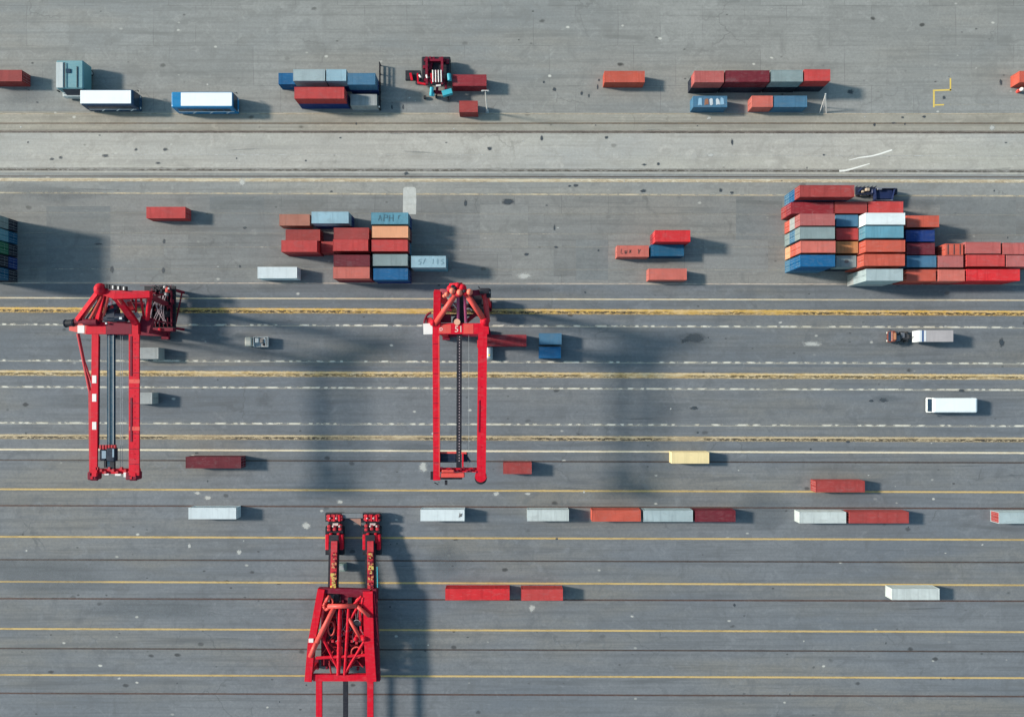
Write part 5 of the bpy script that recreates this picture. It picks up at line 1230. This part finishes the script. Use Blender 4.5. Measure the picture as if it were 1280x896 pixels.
    m = MB(); m.tube(tp(410, 757.5, h + .6), tp(446, 757, h + .6), .5, 12); m.tube(tp(446, 757, h + .6), tp(462, 770, h + .4), .4, 10); m.path([tp(407, 752, h), tp(404.5, 757, h), tp(407, 761.5, h), tp(412, 760, h + .4)], .34, 8); m.tube(tp(407, 752, h), tp(412, 744, h), .34, 8)
    cr.part('cross_tube', m, ORED, smooth=True)
    m = MB(); m.tube(tp(418, 759, h + .5), tp(396, 802, h + .3), .55, 12); m.tube(tp(396, 802, h + .3), tp(388, 820, h), .55, 12); m.tube(tp(436, 772, h), tp(452, 800, h), .4, 10); cr.part('diagonal', m, ORED, smooth=True)
    m = MB(); m.tube(tp(436, 760, h + .1), tp(431, 843, h), .34, 10); m.tube(tp(425, 760, h + .2), tp(423, 843, h), .42, 10); m.tube(tp(400, 790, h), tp(424, 838, h), .3, 8); m.tube(tp(456, 800, h), tp(432, 840, h), .3, 8); m.tube(tp(395, 822, h - .1), tp(462, 818, h - .1), .35, 8); m.beam(tp(415, 757, h - .4), tp(405, 800, h - .4), .6, .5); m.beam(tp(449, 752, h - .3), tp(452, 800, h - .3), .45, .5); m.tube(tp(441, 757, h), tp(452, 745, h), .3); m.tube(tp(437, 776, h - .1), tp(447, 758, h - .1), .28); m.tube(tp(454, 746, h), tp(452, 757, h), .3)
    for k in range(3): m.beam(tp(409 - 1.6 * k, 768 + 11 * k, h - 1.1), tp(422, 772 + 11 * k, h - 1.1), .28, .28); m.beam(tp(409 - 1.6 * k, 768 + 11 * k, h - 1.1), tp(420, 782 + 11 * k, h - 1.1), .18, .18); m.beam(tp(432, 768 + 11 * k, h - 1.2), tp(458, 764 + 13 * k, h - 1.2), .28, .28)
    cr.part('frame_tube', m, RED)
    m = MB()
    for x, y, w_, d in ((421, 747, 1.2, 1.8), (438, 750, 1.0, 1.4), (446, 780, 3.0, 2.6), (416, 790, 1.6, 2.6), (456, 800, 1.6, 1.6)): m.cbox(tp(x, y, h - 1.2), (w_, d, .9), .1)
    m.tube(tp(440, 778, h - .6), tp(452, 778, h - .6), .75, 14); cr.part('winch', m, BLK)
    m = MB(); rnd = random.Random(5)
    ring = [tp(446, 779, h) + Vector((.8 * math.cos(u), .8 * math.sin(u), 0)) for u in [k * .55 for k in range(9)]]; m.path(ring, .06, 6)
    for k in range(9):
        xs = 420 + 4 * k; pts = [tp(xs + rnd.uniform(-2, 2) * j * .6, 762 + 8 * j, h - .2 + .3 * math.sin(j * 1.7 + k)) for j in range(6)]; m.path(pts, .045, 5)
    cr.part('hose', m, HOSE)
    m = MB()
    for k in range(7): m.path([tp(467 + (k % 3), 745 + 9 * k, h - .2), tp(472 - k % 2, 750 + 9 * k, h - .1), tp(469 + k % 4, 756 + 9 * k, h - .2)], .06, 5)
    m.path([tp(468, 742, h), tp(470, 770, h), tp(473, 800, h)], .06, 5); cr.part('cable_tray', m, DRED)
    m = MB()
    for (lx_, ly_, ra, rb_) in ((411, 752, .9, 1.0), (451, 752, 1.1, .9), (414, 785, .7, 1.5), (446, 815, 1.2, 1.2)):
        c0 = tp(lx_, ly_, h - .2); m.path([c0 + Vector((ra * math.cos(u), rb_ * math.sin(u), 0)) for u in [k * math.pi / 6 for k in range(13)]], .17, 7)
    cr.part('pipe_loop', m, ORED)
    m = MB(); m.cbox(tp(450, 796, h - .1), (2.0, 1.2, .8), .2); m.ball(tp(455, 798, h + .3), .6, 10, 6); m.ball(tp(445, 798, h + .3), .5, 10, 6); cr.part('gearbox', m, RED)
    m = MB(); m.box(tp(389, 800, h + .4), (1.0, .8, .4)); cr.part('lamp', m, WHT)
    m = MB(); m.beam(tp(392, 846, h - .5), tp(470, 846, h - .5), 1.4, .8); cr.part('crossbeam', m, RED)
    m = MB()
    for k in range(10): m.box(tp(392 + 6 * k, 800.5 + (k % 2) * 2, h - .3), (.5, .5, .6))
    cr.part('fitting', m, RED2)
    m = MB(); m.beam(tp(432, 800, h - .9), tp(432, 905, h - .9), 1.0, .5); cr.part('trolley_beam', m, BLK)
    m = MB(); m.beam(tp(399, 848, h - .5), tp(399, 910, h - .5), 1.3, .5); cr.part('girder', m, RED); m = MB(); m.beam(tp(463, 848, h - .5), tp(463, 910, h - .5), 1.3, .5); cr.part('girder', m, RED)
    for x, y in ((388, 838), (466, 838), (399, 748), (464, 748)):
        p = tp(x, y, h - 1.2); f = Vector((p.x, p.y, 1.3)); m = MB(); m.beam(p, f, 1.0, 1.2, up=(1, 0, 0)); cr.part('leg', m, RED); cr.bogie(f)
bottom_crane()

# ------------------------------------------------------------------ light, sky, camera
EL, AZ = R(27), R(10)
d = Vector((math.cos(EL) * math.cos(AZ), -math.cos(EL) * math.sin(AZ), -math.sin(EL)))
sun = bpy.data.lights.new('sun', 'SUN'); sun.energy = 4.5; sun.angle = R(5.0); sun.color = (1.0, .92, .82)
so = bpy.data.objects.new('sun', sun); so.rotation_euler = d.to_track_quat('-Z', 'Y').to_euler(); so.location = (-60, 10, 60); C.objects.link(so)
w = bpy.data.worlds.new('World'); sc.world = w; w.use_nodes = True
nt = w.node_tree; sky = nt.nodes.new('ShaderNodeTexSky'); sky.sky_type = 'NISHITA'; sky.sun_disc = False
sky.sun_elevation = EL; sky.sun_rotation = math.atan2(-d.x, -d.y); sky.air_density = 1.0; sky.dust_density = 1.0
nt.links.new(mix(nt, 1.0, sky.outputs[0], (0.90, 1.10, 1.0), 'MULTIPLY'), nt.nodes['Background'].inputs['Color']); nt.nodes['Background'].inputs['Strength'].default_value = 0.135
cam = bpy.data.cameras.new('camera'); co = bpy.data.objects.new('camera', cam); C.objects.link(co)
co.location = (0, 0, H); co.rotation_euler = (0, 0, 0)
cam.sensor_width = 36; cam.lens = 18 * H / (640 * S); cam.shift_y = (NY - 448) / 1280.0; cam.clip_end = 10000; cam.clip_start = 1
sc.camera = co
sc.view_settings.view_transform = 'Standard'; sc.view_settings.look = 'None'; sc.view_settings.exposure = 0.58; sc.view_settings.gamma = 1.0
sc.render.film_transparent = False
